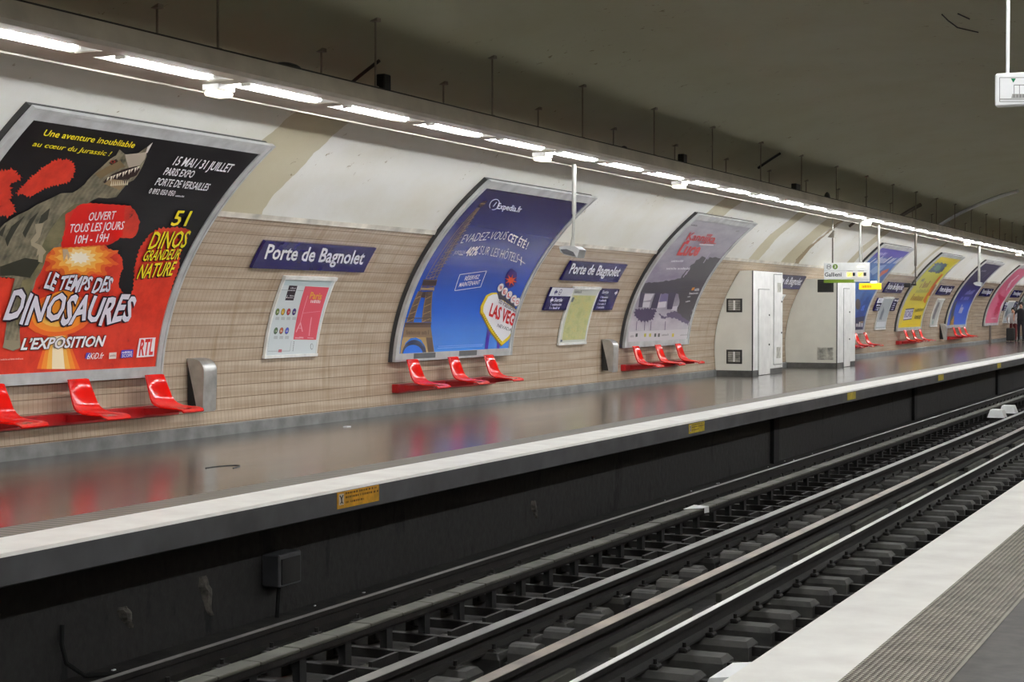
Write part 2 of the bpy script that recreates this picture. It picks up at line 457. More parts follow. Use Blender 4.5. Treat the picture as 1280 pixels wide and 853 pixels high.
# ------------------------------------------------------------------ the setting: vault, walls, platforms, track bed
COPE = s_at_z(2.60)
def wall_strip(mb, s0, s1, m, mirror=False, n=None):
    n = n or max(2, math.ceil((s1 - s0) / .12)); rows = []; uvs = []
    for i in range(n + 1):
        s = s0 + (s1 - s0) * i / n; x, z = wx(s)
        if mirror: x = 2 * CX - x
        rows.append([(x, Y0, z), (x, Y1, z)]); uvs.append([(Y0, s), (Y1, s)])
    mb.grid(rows, m, uvs=uvs)
for side, mir in (('left', False), ('right', True)):
    mb = MB(); wall_strip(mb, 0.0, COPE, M['tile'], mir); struct(mb, 'wall_' + side, smooth=True)
    mb = MB(); sg = -1 if mir else 1                         # plinth at the foot of the tiles
    pr = [(wx(0)[0], 0), (wx(.15)[0] + .035, 0), (wx(.15)[0] + .035, .125), (wx(.15)[0] + .02, .14), (wx(.15)[0] - .01, .14)]
    if mir: pr = [(2 * CX - x, z) for x, z in pr]
    mb.prism(pr, Y0, Y1, M['plinth']); struct(mb, 'baseboard_' + side)
    mb = MB(); a = wx(COPE); b = wx(COPE + .05)              # coping ledge above the tiles
    pr = [(a[0] - .02, a[1]), (a[0] + .02, a[1] - .012), (a[0] + .03, a[1] + .012), (b[0] + .02, b[1] + .01), (b[0] - .02, b[1])]
    if mir: pr = [(2 * CX - x, z) for x, z in pr]
    mb.prism(pr, Y0, Y1, mat('weathered_coping', (214, 208, 196), .5, var=.2, scale=2.5)); struct(mb, 'trim_' + ('2' if mir else '1'))
mb = MB(); top = 2 * s_of_t(PI / 2) - COPE; n = 90; rows = []
for i in range(n + 1):
    x, z = wx(COPE + (top - COPE) * i / n); rows.append([(x, Y0, z), (x, Y1, z)])
mb.grid(rows, M['plaster']); struct(mb, 'ceiling', smooth=True)

NF, NN, SET = -7.30, -2.10, .62               # the two platform edges; setback of the wall below them
TB = -1.12                                    # track bed
mb = MB(); mb.box(-11.9, -8.18, Y0, Y1, -.25, 0, M['floor']); struct(mb, 'platform')
mb = MB(); mb.box(-1.25, 2.45, Y0, Y1, -.25, 0, mat('dark_worn_asphalt', (70, 68, 64), .5, var=.25, scale=9.0, spec=.3)); struct(mb, 'platform')
def tactile():
    s = NT('grey_tactile_strip'); p = s.pos(); sx = s.n('ShaderNodeSeparateXYZ'); s.l(p, sx.inputs[0])
    a = s.math('SINE', s.math('MULTIPLY', sx.outputs[1], 2 * PI / .1)); h = s.math('ADD', s.math('MULTIPLY', a, .5), .5)
    s.col(s.mix(h, (96, 92, 85), (132, 127, 118))); s.rough(.5); s.bump(h, .5, .006); return s.m
mb = MB(); mb.box(-8.18, -7.82, Y0, Y1, -.25, 0.0, tactile()); struct(mb, 'trim_3')
mb = MB(); mb.prism([(-7.82, -.10), (-7.30, -.10), (-7.285, -.02), (-7.30, .003), (-7.82, .003)], Y0, Y1, M['white_band']); struct(mb, 'trim_4')
mb = MB(); mb.prism([(-7.82, -.25), (-7.82, -.10), (-7.31, -.10), (-7.30, -.02), (-7.278, -.02), (-7.278, -.20), (-7.31, -.215), (-7.9, -.25)], Y0, Y1, M['fascia']); struct(mb, 'trim_5')
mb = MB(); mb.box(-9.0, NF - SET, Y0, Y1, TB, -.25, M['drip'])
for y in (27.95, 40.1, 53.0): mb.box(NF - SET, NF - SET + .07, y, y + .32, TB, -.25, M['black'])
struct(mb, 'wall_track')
mb = MB(); mb.prism([(-1.65, -.25), (-1.65, .003), (-2.085, .003), (-2.10, -.02), (-2.10, -.20), (-2.06, -.25)], Y0, Y1, M['white_band']); struct(mb, 'trim_6')
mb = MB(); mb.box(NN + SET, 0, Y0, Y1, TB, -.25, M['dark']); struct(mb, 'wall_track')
mb = MB(); mb.box(-9.0, 0, Y0, Y1, TB - .2, TB, M['ballast']); struct(mb, 'floor')
for nm, y in (('wall_back', Y0 - .3), ('wall_front', Y1)): mb = MB(); mb.box(-12.2, 2.8, y, y + .3, TB, 5.4, M['dark']); struct(mb, nm)  # unseen end walls, added to keep the lamplight inside the vault
# tactile tiles of the near platform, with their little studs
stud = mat('worn_grey_stud_tile', (112, 108, 98), .55, var=.2, scale=6.0); studtop = mat('worn_stud_top', (214, 208, 194), .4)
mb = MB(); mb.box(-1.65, -1.25, Y0, 5.0, -.25, .0, stud); y = 5.0
while y < 22: mb.box(-1.65, -1.25, y + .004, y + .596, -.25, .004, stud); mb.box(-1.65, -1.25, y - .004, y + .004, -.25, -.002, M['seam']); y += .6
mb.box(-1.65, -1.25, y, Y1, -.25, .0, stud); mb.box(-1.252, -1.235, Y0, Y1, -.1, .003, mat('pale_joint', (150, 144, 132), .5))
struct(mb, 'trim_7')
mb = MB(); y = 5.6
while y < 14:
    for i in range(15):
        x = -1.637 + .0267 * i; a, b = .0085, .0060; z0, z1 = .004, .0085
        q = [(x - a, y - a, z0), (x + a, y - a, z0), (x + a, y + a, z0), (x - a, y + a, z0)]; t = [(x - b, y - b, z1), (x + b, y - b, z1), (x + b, y + b, z1), (x - b, y + b, z1)]
        for k in range(4): mb.face([q[k], q[(k + 1) % 4], t[(k + 1) % 4], t[k]], stud)
        mb.face(t, studtop)
    y += .03
struct(mb, 'trim_8')

# ------------------------------------------------------------------ suspended light beams
LAMPS = [11.66 + 1.81 * k for k in range(-8, 44)]
LX0, LX1, LZ = -8.655, -8.375, 3.556          # lamp openings in the underside of the beam
def mirx(x, mir): return 2 * CX - x if mir else x
def beam_panel(mir):
    mb = MB(); B = M['beam']
    def bx(x0, x1, y0, y1, z0, z1, m=B):
        a, b = sorted((mirx(x0, mir), mirx(x1, mir))); mb.box(a, b, y0, y1, z0, z1, m)
    bx(-9.08, LX0, Y0, Y1, LZ, LZ + .012); bx(LX1, -8.20, Y0, Y1, LZ, LZ + .012)
    y = Y0
    for c in LAMPS:
        if c - .79 > y: bx(LX0, LX1, y, c - .79, LZ, LZ + .012)
        y = c + .79
    bx(LX0, LX1, y, Y1, LZ, LZ + .012)
    bx(-9.095, -9.08, Y0, Y1, 3.540, 3.68)                     # lip on the wall side
    P = [(-8.20, LZ), (-8.16, LZ + .03), (-8.19, 3.735), (-8.22, 3.735), (-8.22, LZ + .01)]
    if mir: P = [(mirx(x, 1), z) for x, z in P]
    mb.prism(P, Y0, Y1, B)
    bx(-9.095, -8.19, Y0, Y1, 3.735, 3.75, M['beam_dark'])
    return mb
def make_beam(mir, name, label):
    t = thing(name, label, 'light beam', (mirx(-8.6, mir), 0, 3.55))
    beam_panel(mir).build('panel', t)
    for row, x in ((0, -8.26), (1, -8.89)):
        first = None
        for k in range(0, 25):
            y = 14.78 + 2.745 * (k - 3)
            if not first:
                mb = MB(); X = mirx(x, mir); zt = EZ + EB * math.sqrt(1 - ((x - CX) / EA) ** 2)
                mb.tube([(X, y, 3.74), (X, y, zt + .02)], .011, M['rod'], 6); mb.box(X - .04, X + .04, y - .04, y + .04, zt - .02, zt + .05, M['rod']); mb.box(X - .025, X + .025, y - .025, y + .025, 3.74, 3.77, M['rod'])
                first = mb.build('hanger_rod', t); fy = y
            else:
                c = first.copy(); COL.objects.link(c); c.location = (0, y - fy, 0)
    return t
far_beam = make_beam(False, 'light_beam', 'long grey suspended light beam running above the far platform')

def lens(mb, y, mir=False):
    c = (LX0 + LX1) / 2; X = mirx(c, mir)
    mb.tube([(X, y - .60, LZ + .006), (X, y + .60, LZ + .006)], .019, M['lamp'], 8)
def trough(mb, y, mir=False):
    g = .118
    c = (LX0 + LX1) / 2; z = LZ + .01
    P = [(c - .138, z), (c - .08, z + .07), (c + .08, z + .07), (c + .138, z)]
    mb.grid([[(mirx(a, mir), yy, b) for a, b in P] for yy in (y - .785, y + .785)], M['reflector'])
    for yy in (y - .785, y + .785): mb.face([(mirx(a, mir), yy, b) for a, b in P], M['reflector'])
    for yy in (y - .63, y + .60):
        a, b = sorted((mirx(c - .05, mir), mirx(c + .05, mir))); mb.box(a, b, yy, yy + .03, z - .012, z + .07, M['reflector'])
ORD = ['first', 'second', 'third', 'fourth', 'fifth', 'sixth', 'seventh', 'eighth', 'ninth', 'tenth', 'eleventh', 'twelfth', 'thirteenth', 'fourteenth', 'fifteenth', 'sixteenth', 'seventeenth', 'eighteenth', 'nineteenth']
def ordw(n):
    if n < 19: return ORD[n]
    tens = {2: 'twent', 3: 'thirt', 4: 'fort', 5: 'fift'}[(n + 1) // 10]
    return tens + 'ieth' if (n + 1) % 10 == 0 else tens + 'y-' + ORD[(n + 1) % 10 - 1]
lamp0 = None; k = 0
for y in LAMPS:
    if y < 9.5 or y > 78: continue
    lab = '%s bright fluorescent lamp from the left in the light beam' % ordw(k)
    if lamp0 is None:
        lamp0 = thing('ceiling_lamp', lab, 'lamp', (-8.515, y, LZ), 'fluorescent lamps in the light beam'); ly = y
        mb = MB(); trough(mb, y); mb.build('reflector', lamp0)
        mb = MB(); lens(mb, y); mb.build('tube', lamp0, smooth=True, angle=60)
    else:
        c = copy_tree(lamp0); c.location = (-8.515, y, LZ); c['label'] = lab
    k += 1
# the twin beam over the near platform and the ends of the far one lie outside the photograph
near_beam = make_beam(True, 'light_beam', 'long grey suspended light beam hanging over the near platform')
mb = MB(); mr = MB()
for y in LAMPS: lens(mb, y, True); trough(mr, y, True)
tag(mb.build('tube', near_beam), kind='stuff'); tag(mr.build('reflector', near_beam), kind='stuff')
mb = MB(); mr = MB()
for y in LAMPS:
    if y < 9.5 or y > 78: lens(mb, y); trough(mr, y)
tag(mb.build('tube', far_beam), kind='stuff'); tag(mr.build('reflector', far_beam), kind='stuff')

em0 = None
for i, (y, wh) in enumerate(((12.70, 'between the second and third lamps'), (20.0, 'beside the hanging pole'), (25.45, 'left of the grey-violet poster'), (38.75, 'above the destination board'), (52.5, 'above the yellow poster'), (63.5, 'farthest of all, near the right edge'))):
    lab = 'small white emergency light box under the light beam, ' + wh
    if em0 is None:
        em0 = thing('emergency_light', lab, 'emergency light', (-8.72, y, 3.55), 'emergency lights under the beam')
        mb = MB(); mb.box(-8.80, -8.62, y - .13, y + .13, 3.50, 3.556, M['reflector'], .006); mb.build('housing', em0)
        mb = MB(); mb.box(-8.79, -8.63, y - .12, y + .12, 3.45, 3.50, M['emergency'], .015); mb.build('lens', em0)
    else:
        c = copy_tree(em0); c.location = (-8.72, y, 3.55); c['label'] = lab

# ------------------------------------------------------------------ advertising posters in curved frames
S0P, S1P = s_at_z(.775), s_at_z(3.335)        # frame foot and head along the wall
S1P = s_of_t(math.asin((3.33 - EZ) / (EB - .1)))
def poster(y0, y1, label, paint, fr=.115, cat='poster', top=.15):
    x, z = wx(S0P); t = thing('poster', label, cat, (x, (y0 + y1) / 2, z), 'framed posters along the platform wall')
    mb = MB(); slab(mb, y0 - .02, y1 - .05, S0P - .01, S1P - .01, 0.0, .055, M['frame_dark']); slab(mb, y0 + .02, y1 - .02, S0P + .02, S1P - .02, .055, .085, M['frame_dark'])
    mb.build('backing', t)
    mb = MB(); A = M['alu']
    slab(mb, y0, y0 + fr, S0P, S1P, .06, .104, A); slab(mb, y1 - fr, y1, S0P, S1P, .06, .104, A)
    slab(mb, y0 + fr, y1 - fr, S0P, S0P + fr, .06, .103, A); slab(mb, y0 + fr, y1 - fr, S1P - top, S1P, .06, .103, A)
    slab(mb, y0 - .006, y0 + .03, S0P - .006, S1P + .006, .06, .112, A); slab(mb, y1 - .03, y1 + .006, S0P - .006, S1P + .006, .06, .112, A)
    slab(mb, y0, y1, S1P - .03, S1P + .006, .06, .112, A); slab(mb, y0, y1, S0P - .006, S0P + .025, .06, .108, A)
    mb.build('frame', t, smooth=True)
    a = Art((y0 + fr, y1 - fr, S0P + fr, S1P - top), .088)
    paint(a, UV(y0 + fr, S0P + fr), y1 - y0 - 2 * fr, S1P - top - S0P - fr)
    a.build('printed_sheet', t)
    return t

def sheet_mat(name, f, rough=.24):
    s = NT(name); f(s); s.rough(rough); s.b.inputs['Specular IOR Level'].default_value = .25; return s.m
def uvsep(s):
    k = s.n('ShaderNodeSeparateXYZ'); s.l(s.uv(), k.inputs[0]); return k.outputs[0], k.outputs[1]

INK = dict(black=(20, 19, 22), yellow=(236, 220, 40), white=(240, 240, 242), red=(222, 40, 30), splat=(214, 58, 40), dkred=(150, 34, 26))
def dino(a, uv, W, H):
    a.sheet(sheet_mat('dark_print', lambda s: s.col(s.ramp(s.noise(s.uv(), 6, 5), [(.3, (18, 17, 20)), (.75, (26, 24, 27))])), .3))
    k1, k2, k3, k4, k5 = K(0, 130, 6.4), K(0, 260, 6.4), K(150, 180, 8.533), K(0, 200, 3.5556), K(0, 400, 3.5556)
    I = lambda n_: ink(INK[n_])
    rs = NT('red_splatter_print'); nz = rs.noise(rs.mapping(rs.uv(), (9, 7, 1)), 1.5, 6, .65)
    rs.col(rs.ramp(nz, [(.30, (60, 20, 20)), (.36, (196, 50, 36)), (.6, (222, 66, 46))])); rs.rough(.28); rs.b.inputs['Specular IOR Level'].default_value = .22; RS = rs.m
    # red field and splashes
    a.jag([(-60, 990), (-60, 520), (60, 530), (190, 440), (230, 392), (330, 385), (470, 375), (505, 430), (540, 480), (530, 560), (575, 640), (598, 560), (602, 470), (625, 395), (670, 330), (720, 305), (790, 300), (845, 312), (830, 360), (800, 420), (800, 480), (770, 560), (740, 690), (740, 990)], RS, 1, k4, 7, 9, 3)
    a.jag([(478, 385), (500, 420), (545, 470), (545, 380), (510, 395)], I('black'), 2, k4, 4, 8, 9)
    a.jag([(495, 410), (520, 408), (545, 440), (550, 480), (535, 515), (525, 480), (505, 440)], RS, 3, k4, 3, 6, 5)
    a.jag([(-60, 545), (0, 545), (120, 520), (130, 555), (185, 590), (150, 620), (90, 650), (100, 730), (80, 760), (130, 850), (90, 900), (-60, 900)], RS, 1, k1, 22, 12, 4)
    a.jag([(130, 725), (200, 650), (260, 590), (320, 535), (400, 480), (470, 450), (560, 450), (605, 500), (600, 560), (570, 620), (480, 650), (400, 670), (340, 690), (250, 750), (200, 730)], RS, 1, k1, 16, 11, 8)
    # the blast behind the title
    for sc, c in ((1.0, (226, 100, 44)), (.82, (236, 140, 50)), (.62, (246, 180, 80)), (.42, (250, 218, 150)), (.26, (255, 246, 226))):
        a.jag([(640 + 330 * sc * math.cos(q) * (1 if i % 2 else .72), 400 + 190 * sc * math.sin(q) * (1 if i % 2 else .75)) for i, q in enumerate([2 * PI * j / 22 for j in range(22)])], ink(c), 4 + (1 - sc), k2, 8, 20, 3)
    for sc, c in ((1.0, (238, 110, 46)), (.8, (244, 150, 56)), (.55, (248, 190, 90)), (.3, (255, 240, 200))):
        a.ell((262, 690), 150 * sc, 95 * sc, ink(c), 5 + (1 - sc), k4, 20, .2)
        for i in range(7): a.poly([(250 + 3 * i, 700), (262 + 3 * i, 700), (262 + 60 * sc * (i - 3) / 2.2 + 14 * sc, 930), (262 + 60 * sc * (i - 3) / 2.2 - 14 * sc, 930)], ink(c), 3 + (1 - sc) + .01 * i, k4)
    a.ell((270, 650), 80, 70, ink((240, 150, 50)), 6.5, k4, 18, .3)
    # dinosaur
    dm = NT('dinosaur_hide_print'); v = dm.mapping(dm.uv(), (16, 16, 1)); wv = dm.n('ShaderNodeTexWave'); wv.inputs['Scale'].default_value = 1.1; wv.inputs['Distortion'].default_value = 5; dm.l(v, wv.inputs[0])
    dm.col(dm.mix(.86, dm.ramp(wv.outputs[1], [(.2, (62, 60, 48)), (.55, (120, 112, 92)), (.9, (164, 152, 130))]), dm.ramp(dm.noise(v, 1.2, 5), [(.3, (58, 58, 44)), (.7, (150, 142, 116))]))); dm.rough(.3); D = dm.m
    bl = NT('dinosaur_belly_print'); bl.col(bl.ramp(bl.noise(bl.mapping(bl.uv(), (10, 14, 1)), 1, 5), [(.3, (70, 74, 46)), (.7, (136, 128, 92))])); bl.rough(.3); B = bl.m
    head = [(1222, 308), (1175, 345), (1110, 392), (1045, 408), (1000, 402), (957, 365), (930, 412), (880, 442), (820, 500), (760, 552), (700, 612), (680, 642), (620, 690), (580, 712), (490, 715), (400, 760), (300, 805), (230, 850), (140, 892), (40, 955), (-60, 1060), (-60, 1380), (80, 1390), (130, 1400), (110, 1500), (60, 1640), (90, 1700), (200, 1600), (270, 1430), (325, 1352), (355, 1282), (372, 1212), (430, 1152), (490, 1142), (512, 1052), (550, 962), (582, 892), (642, 835), (700, 800), (742, 770), (790, 750), (860, 757), (930, 747), (975, 690), (1030, 630), (1070, 610), (1100, 572), (1140, 500), (1175, 420), (1172, 380)]
    a.poly(head, D, 7, k1)
    a.poly([(700, 800), (640, 850), (590, 900), (540, 1000), (500, 1100), (430, 1150), (372, 1205), (345, 1300), (250, 1420), (330, 1150), (400, 1010), (500, 880), (600, 800)], B, 8, k1)
    a.poly([(70, 515), (170, 500), (150, 570), (95, 690), (88, 760), (92, 835), (60, 850), (15, 835), (28, 740), (40, 640)], D, 7.3, k4)
    a.poly([(100, 535), (160, 520), (110, 640), (85, 740), (70, 730), (80, 630)], B, 7.6, k4)
    a.poly([(20, 800), (85, 805), (90, 835), (55, 848), (12, 835)], ink((150, 142, 118)), 7.8, k4)
    for q in ([(280, 130), (350, 120), (320, 230), (300, 260), (250, 300), (245, 260), (290, 200)], [(245, 265), (330, 300), (370, 350), (345, 380), (340, 440), (305, 430), (310, 370), (290, 390), (300, 330), (250, 300)]): a.poly(q, ink((168, 156, 132)), 8.6, k2)
    a.poly([(500, 330), (540, 330), (560, 390), (545, 420), (535, 370), (510, 430)], ink((196, 170, 140)), 8.6, k2)
    for q in ([(40, 250), (90, 150), (200, 60), (130, 170), (80, 260), (60, 310)], [(180, 200), (240, 90), (310, 30), (250, 140), (200, 240)], [(-20, 210), (50, 130), (20, 230)], [(330, 60), (400, 0), (380, 90), (300, 150)], [(0, 470), (200, 400), (330, 420), (240, 560), (100, 540), (0, 545)]): a.poly(q, ink((54, 54, 44)), 8.3, k2)
    a.poly([(842, 605), (900, 560), (1000, 518), (1090, 498), (1120, 520), (1092, 572), (1040, 592), (1005, 645), (960, 685), (850, 650), (825, 625)], ink((52, 36, 34)), 9, k1)
    a.poly([(830, 640), (960, 690), (1000, 650), (980, 610), (880, 600)], ink((150, 128, 96)), 9.3, k1)
    for i in range(11):
        x, y = 858 + 24 * i, 588 - 8.6 * i; a.poly([(x, y), (x + 20, y - 6), (x + 2, y + 38)] if i % 2 else [(x, y), (x + 20, y - 6), (x - 6, y + 30)], ink((232, 226, 206)), 10, k1)
    for i in range(9):
        x, y = 880 + 16 * i, 648 - 1 * i; a.poly([(x, y + 6), (x + 12, y + 8), (x + 16, y - 42)], ink((222, 214, 186)), 10, k1)
    a.poly([(1000, 405), (1110, 395), (1172, 385), (1160, 440), (1120, 490), (1030, 510), (1010, 450)], ink((176, 164, 148)), 8, k1)
    a.poly([(1180, 345), (1222, 308), (1180, 390), (1165, 395)], ink((206, 200, 194)), 8.5, k1)
    a.poly([(760, 560), (860, 500), (960, 450), (1000, 500), (900, 540), (800, 600)], ink((124, 106, 76)), 8.2, k1); a.poly([(870, 470), (930, 440), (945, 460), (890, 490)], ink((60, 44, 34)), 8.6, k1)
    a.ell((902, 462), 22, 13, ink((150, 40, 30)), 9, k1); a.ell((902, 462), 9, 8, I('black'), 9.3, k1)
    # lettering
    a.text('Une aventure inoubliable', (338, 250), (1066, 350), (368, 203), I('yellow'), 11, k1, .012)
    a.text('au cœur du Jurassic !', (252, 334), (872, 415), (280, 297), I('yellow'), 11, k1, .012)
    a.text('15 MAI / 31 JUILLET', (555, 220), (1165, 303), (615, 130), I('white'), 11, k3, .012)
    a.text('PARIS EXPO', (455, 325), (765, 360), (500, 250), I('white'), 11, k3, .012)
    a.text('PORTE DE VERSAILLES', (365, 435), (925, 498), (410, 360), I('white'), 11, k3, .012)
    a.text('0 892 050 050', (298, 525), (570, 555), (325, 470), I('white'), 11, k3, .012)
    a.scrib((585, 560), (675, 568), (595, 540), 9, I('white'), 11, k3)
    for st, bl, br, tl in (('51', (755, 290), (825, 292), (785, 225)), ('DINOS', (655, 395), (820, 388), (685, 320)), ('GRANDEUR', (628, 448), (790, 440), (650, 402)), ('NATURE', (605, 528), (762, 512), (630, 465))):
        a.text(st, (bl[0] - 4, bl[1] + 4), (br[0] - 4, br[1] + 4), (tl[0] - 4, tl[1] + 4), I('black'), 11, k4, .03)
        a.text(st, bl, br, tl, I('yellow'), 12, k4, .015)
    a.jag([(520, 55), (600, 0), (660, -35), (720, -40), (1040, -18), (1090, 40), (1115, 110), (1100, 190), (1060, 240), (960, 240), (900, 280), (880, 292), (500, 320), (485, 300), (520, 150)], RS, 10, k2, 6, 22, 6)
    a.poly([(640, -30), (1000, -20), (980, 220), (880, 290), (500, 316), (490, 290), (540, 130), (590, 20)], ink((222, 32, 26)), 10.5, k2)
    for st, bl, br, tl in (('OUVERT', (700, 102), (912, 88), (716, 36)), ('TOUS LES JOURS', (545, 198), (980, 170), (562, 130)), ('10H - 19H', (590, 286), (856, 268), (606, 220))): a.text(st, bl, br, tl, I('white'), 12, k2, .012)
    sl = ink((222, 220, 232)); wv1 = lambda a_, b_: b_ * (1.0 + .10 * math.sin(a_ * 17)) + .10 * math.sin(a_ * 21 + 1)
    for bd, mm, ly in ((.07, ink((36, 26, 40)), 13), (.03, sl, 14)):
        a.text('LE TEMPS DES', (190, 572), (482, 588), (215, 508), mm, ly, k4, bd, wv1)
        a.text('DINOSAURES', (8, 716), (572, 722), (52, 596), mm, ly, k4, bd, wv1)
    for bd, mm, ly in ((.07, ink((50, 24, 22)), 13), (.03, I('white'), 14)): a.text('L’EXPOSITION', (88, 132), (455, 116), (104, 84), mm, ly, k5, bd)
    a.text('6KiD.fr', (382, 175), (455, 172), (390, 148), I('white'), 13, k5, .01); a.poly([(376, 172), (398, 172), (402, 146), (382, 146)], ink((90, 80, 190)), 12, k5)
    a.poly([(482, 174), (514, 172), (516, 144), (484, 146)], ink((226, 216, 206)), 12, k5); a.scrib((486, 164), (512, 162), (487, 154), 6, ink((170, 120, 110)), 13, k5)
    a.poly([(534, 170), (588, 166), (591, 132), (538, 135)], ink((72, 66, 180)), 12, k5); a.scrib((540, 150), (586, 147), (541, 138), 6, I('white'), 13, k5); a.text('SCOPE', (540, 166), (585, 163), (541, 153), I('white'), 13, k5, .01)
    a.poly([(604, 168), (682, 162), (690, 78), (618, 82)], I('white'), 12, k5); a.text('RTL', (614, 158), (676, 152), (624, 90), ink((206, 44, 40)), 13, k5, .03)
    a.scrib((0, 180), (100, 176), (0, 172), 16, ink((240, 190, 180)), 12, k5)
poster(11.86, 15.78, 'large black and red dinosaur exhibition poster in a grey frame, nearest the camera', dino)

def holiday(a, uv, W, H):
    a.sheet(sheet_mat('blue_sky_print', lambda s: s.col(s.ramp(uvsep(s)[1], [(0.0, (66, 140, 236)), (.22, (44, 104, 216)), (.5, (38, 62, 164)), (.78, (34, 34, 104)), (1.0, (32, 26, 74))])), .18))
    a.mats[0].node_tree.nodes['Principled BSDF'].inputs['Specular IOR Level'].default_value = .6
    k6, k7, k8, k9, k5 = K(470, 340, 4.2667), K(530, 230, 7.107), K(490, 320, 6.09), K(590, 320, 6.09), K(470, 210, 4.2667)
    Wt = M['white_ink']; T1, T2, T3, T4 = ink((100, 80, 66)), ink((140, 118, 92)), ink((56, 42, 44)), ink((182, 156, 108))
    # iron lattice tower
    def leg(p, q, r, t, k, n, wd):              # a lattice strip: edges p-r and q-t
        L = lambda u, v, f: (u[0] + (v[0] - u[0]) * f, u[1] + (v[1] - u[1]) * f)
        a.line(p, r, wd, T2, 3, k); a.line(q, t, wd, T2, 3, k)
        for i in range(n):
            f, g = i / n, (i + 1) / n
            a.line(L(p, r, f), L(q, t, g), wd * .7, T1, 2, k); a.line(L(q, t, f), L(p, r, g), wd * .7, T4 if i % 2 else T1, 2, k); a.line(L(p, r, f), L(q, t, f), wd * .6, T3, 2, k)
    a.poly([(490, 190), (520, 165), (565, 148), (560, 165), (545, 185), (505, 215)], T3, 2, k7); a.line((505, 178), (548, 178), 8, T4, 4, k7)
    leg((480, 212), (502, 214), (20, 845), (112, 853), k7, 22, 4.5); leg((490, 212), (495, 212), (52, 850), (82, 853), k7, 16, 3)
    a.poly([(245, 180), (348, 184), (338, 228), (230, 226)], T3, 3, k8); a.line((240, 184), (350, 186), 6, T1, 5, k8)
    leg((232, 226), (326, 228), (216, 268), (318, 270), k8, 3, 5); a.line((222, 252), (324, 254), 14, T4, 5, k8)
    a.poly([(232, 275), (275, 275), (266, 322), (222, 318)], T3, 3, k8)
    leg((204, 272), (238, 275), (116, 505), (164, 505), k8, 8, 6); leg((268, 275), (310, 275), (232, 505), (300, 505), k8, 8, 6)
    for q in ([(204, 272), (238, 275), (164, 505), (116, 505)], [(268, 275), (310, 275), (300, 505), (232, 505)]): a.poly(q, T1, 1, k8)
    a.poly([(104, 508), (300, 508), (300, 545), (98, 545)], T1, 3, k8); a.line((106, 475), (304, 475), 6, T3, 4, k8); a.line((100, 518), (302, 518), 8, T3, 5, k8)
    a.poly([(96, 545), (300, 545), (310, 620), (84, 620)], T2, 3, k8); a.scrib((112, 600), (296, 600), (114, 565), 22, T1, 5, k8, 5)
    a.poly([(84, 620), (310, 620), (330, 752), (268, 752), (255, 690), (225, 640), (185, 622), (145, 628), (105, 665), (82, 752), (66, 752), (72, 690)], T4, 3, k8)
    a.poly([(262, 622), (308, 622), (326, 750), (284, 750)], T1, 4, k8); leg((262, 622), (306, 622), (284, 750), (324, 750), k8, 5, 5)
    arch = [(172 + 92 * math.cos(q), 752 - 112 * math.sin(q)) for q in [PI * i / 14 for i in range(15)]]; a.poly(arch, ink((54, 60, 84)), 4.2, k8)
    arch = [(162 + 76 * math.cos(q), 754 - 76 * math.sin(q)) for q in [PI * i / 14 for i in range(15)]]; a.poly(arch, ink((58, 120, 226)), 5, k8)
    # holiday-town road sign
    Y_, R_ = ink((232, 206, 40)), ink((200, 26, 30))
    for q in ([(122, 560), (146, 570), (122, 740), (98, 740)], [(196, 650), (218, 650), (210, 740), (192, 740)]): a.poly(q, ink((70, 44, 170)), 2, k9)
    sh = [(112, 300), (150, 282), (190, 280), (215, 320), (330, 402), (420, 470), (280, 640), (230, 682), (150, 580), (82, 450), (68, 430), (72, 380)]
    a.poly([(x - 6, y + 8) for x, y in sh], ink((150, 120, 30)), 3, k9); a.poly(sh, Y_, 4, k9)
    a.poly([(150 + (x - 150) * .9 + 10, 440 + (y - 440) * .9 - 4) for x, y in sh], ink((240, 240, 244)), 5, k9)
    for i in range(16): a.line((80 + 9.2 * i, 455 + 13.6 * i), (88 + 9.2 * i, 448 + 13.6 * i), 4, ink((90, 60, 20)), 5.5, k9)
    a.poly([(195, 290), (215, 255), (240, 300), (330, 375), (330, 400), (250, 340), (205, 330)], ink((70, 66, 80)), 6, k9)
    for i, (x, y) in enumerate(((220, 242), (250, 274), (284, 300), (318, 330), (345, 352))):
        a.ell((x, y), 24, 34, ink((120, 112, 120)), 6.5, k9, 14, .3); a.ell((x - 1, y - 1), 21, 30, ink((236, 232, 234)), 7, k9, 14, .3)
        a.text('WELCO'[i], (x - 13, y + 14), (x + 8, y + 18), (x - 9, y - 16), R_, 8, k9, .02)
    star = lambda cx, cy, r1, r2, n_: [(cx + (r1 if i % 2 else r2) * math.cos(PI * i / n_ + .3), cy + (r1 if i % 2 else r2) * math.sin(PI * i / n_ + .3)) for i in range(2 * n_)]
    a.poly([(255, 215), (262, 150), (300, 95), (345, 130), (338, 200), (312, 235), (280, 250)], ink((52, 34, 120)), 6, k9)
    a.poly(star(297, 186, 18, 50, 8), ink((226, 84, 30)), 8, k9)
    a.text('to Fabulous', (200, 358), (330, 432), (212, 318), ink((40, 36, 48)), 9, k9)
    a.text('LAS VEG', (128, 452), (312, 532), (152, 362), R_, 9, k9, .03)
    a.text('NEVADA', (190, 540), (296, 578), (198, 516), ink((40, 40, 60)), 9, k9)
    a.poly([(880 / 1, 0), (881, 0), (881, 1)], Wt, 1, k9) if False else None
    # lettering
    ring = lambda r: [(630 + 42 * r * math.cos(q) - 12 * math.sin(q), 186 + 46 * r * math.sin(q)) for q in [2 * PI * i / 24 for i in range(24)]]
    for i in range(24):
        if 6 < i < 9: continue
        p, q = ring(1)[i], ring(1)[(i + 1) % 24]; a.line(p, q, 5, Wt, 3, k7)
    a.line((618, 205), (650, 165), 6, Wt, 3, k7)
    a.text('Expedia.fr', (648, 222), (862, 256), (668, 172), Wt, 3, k7, .01)
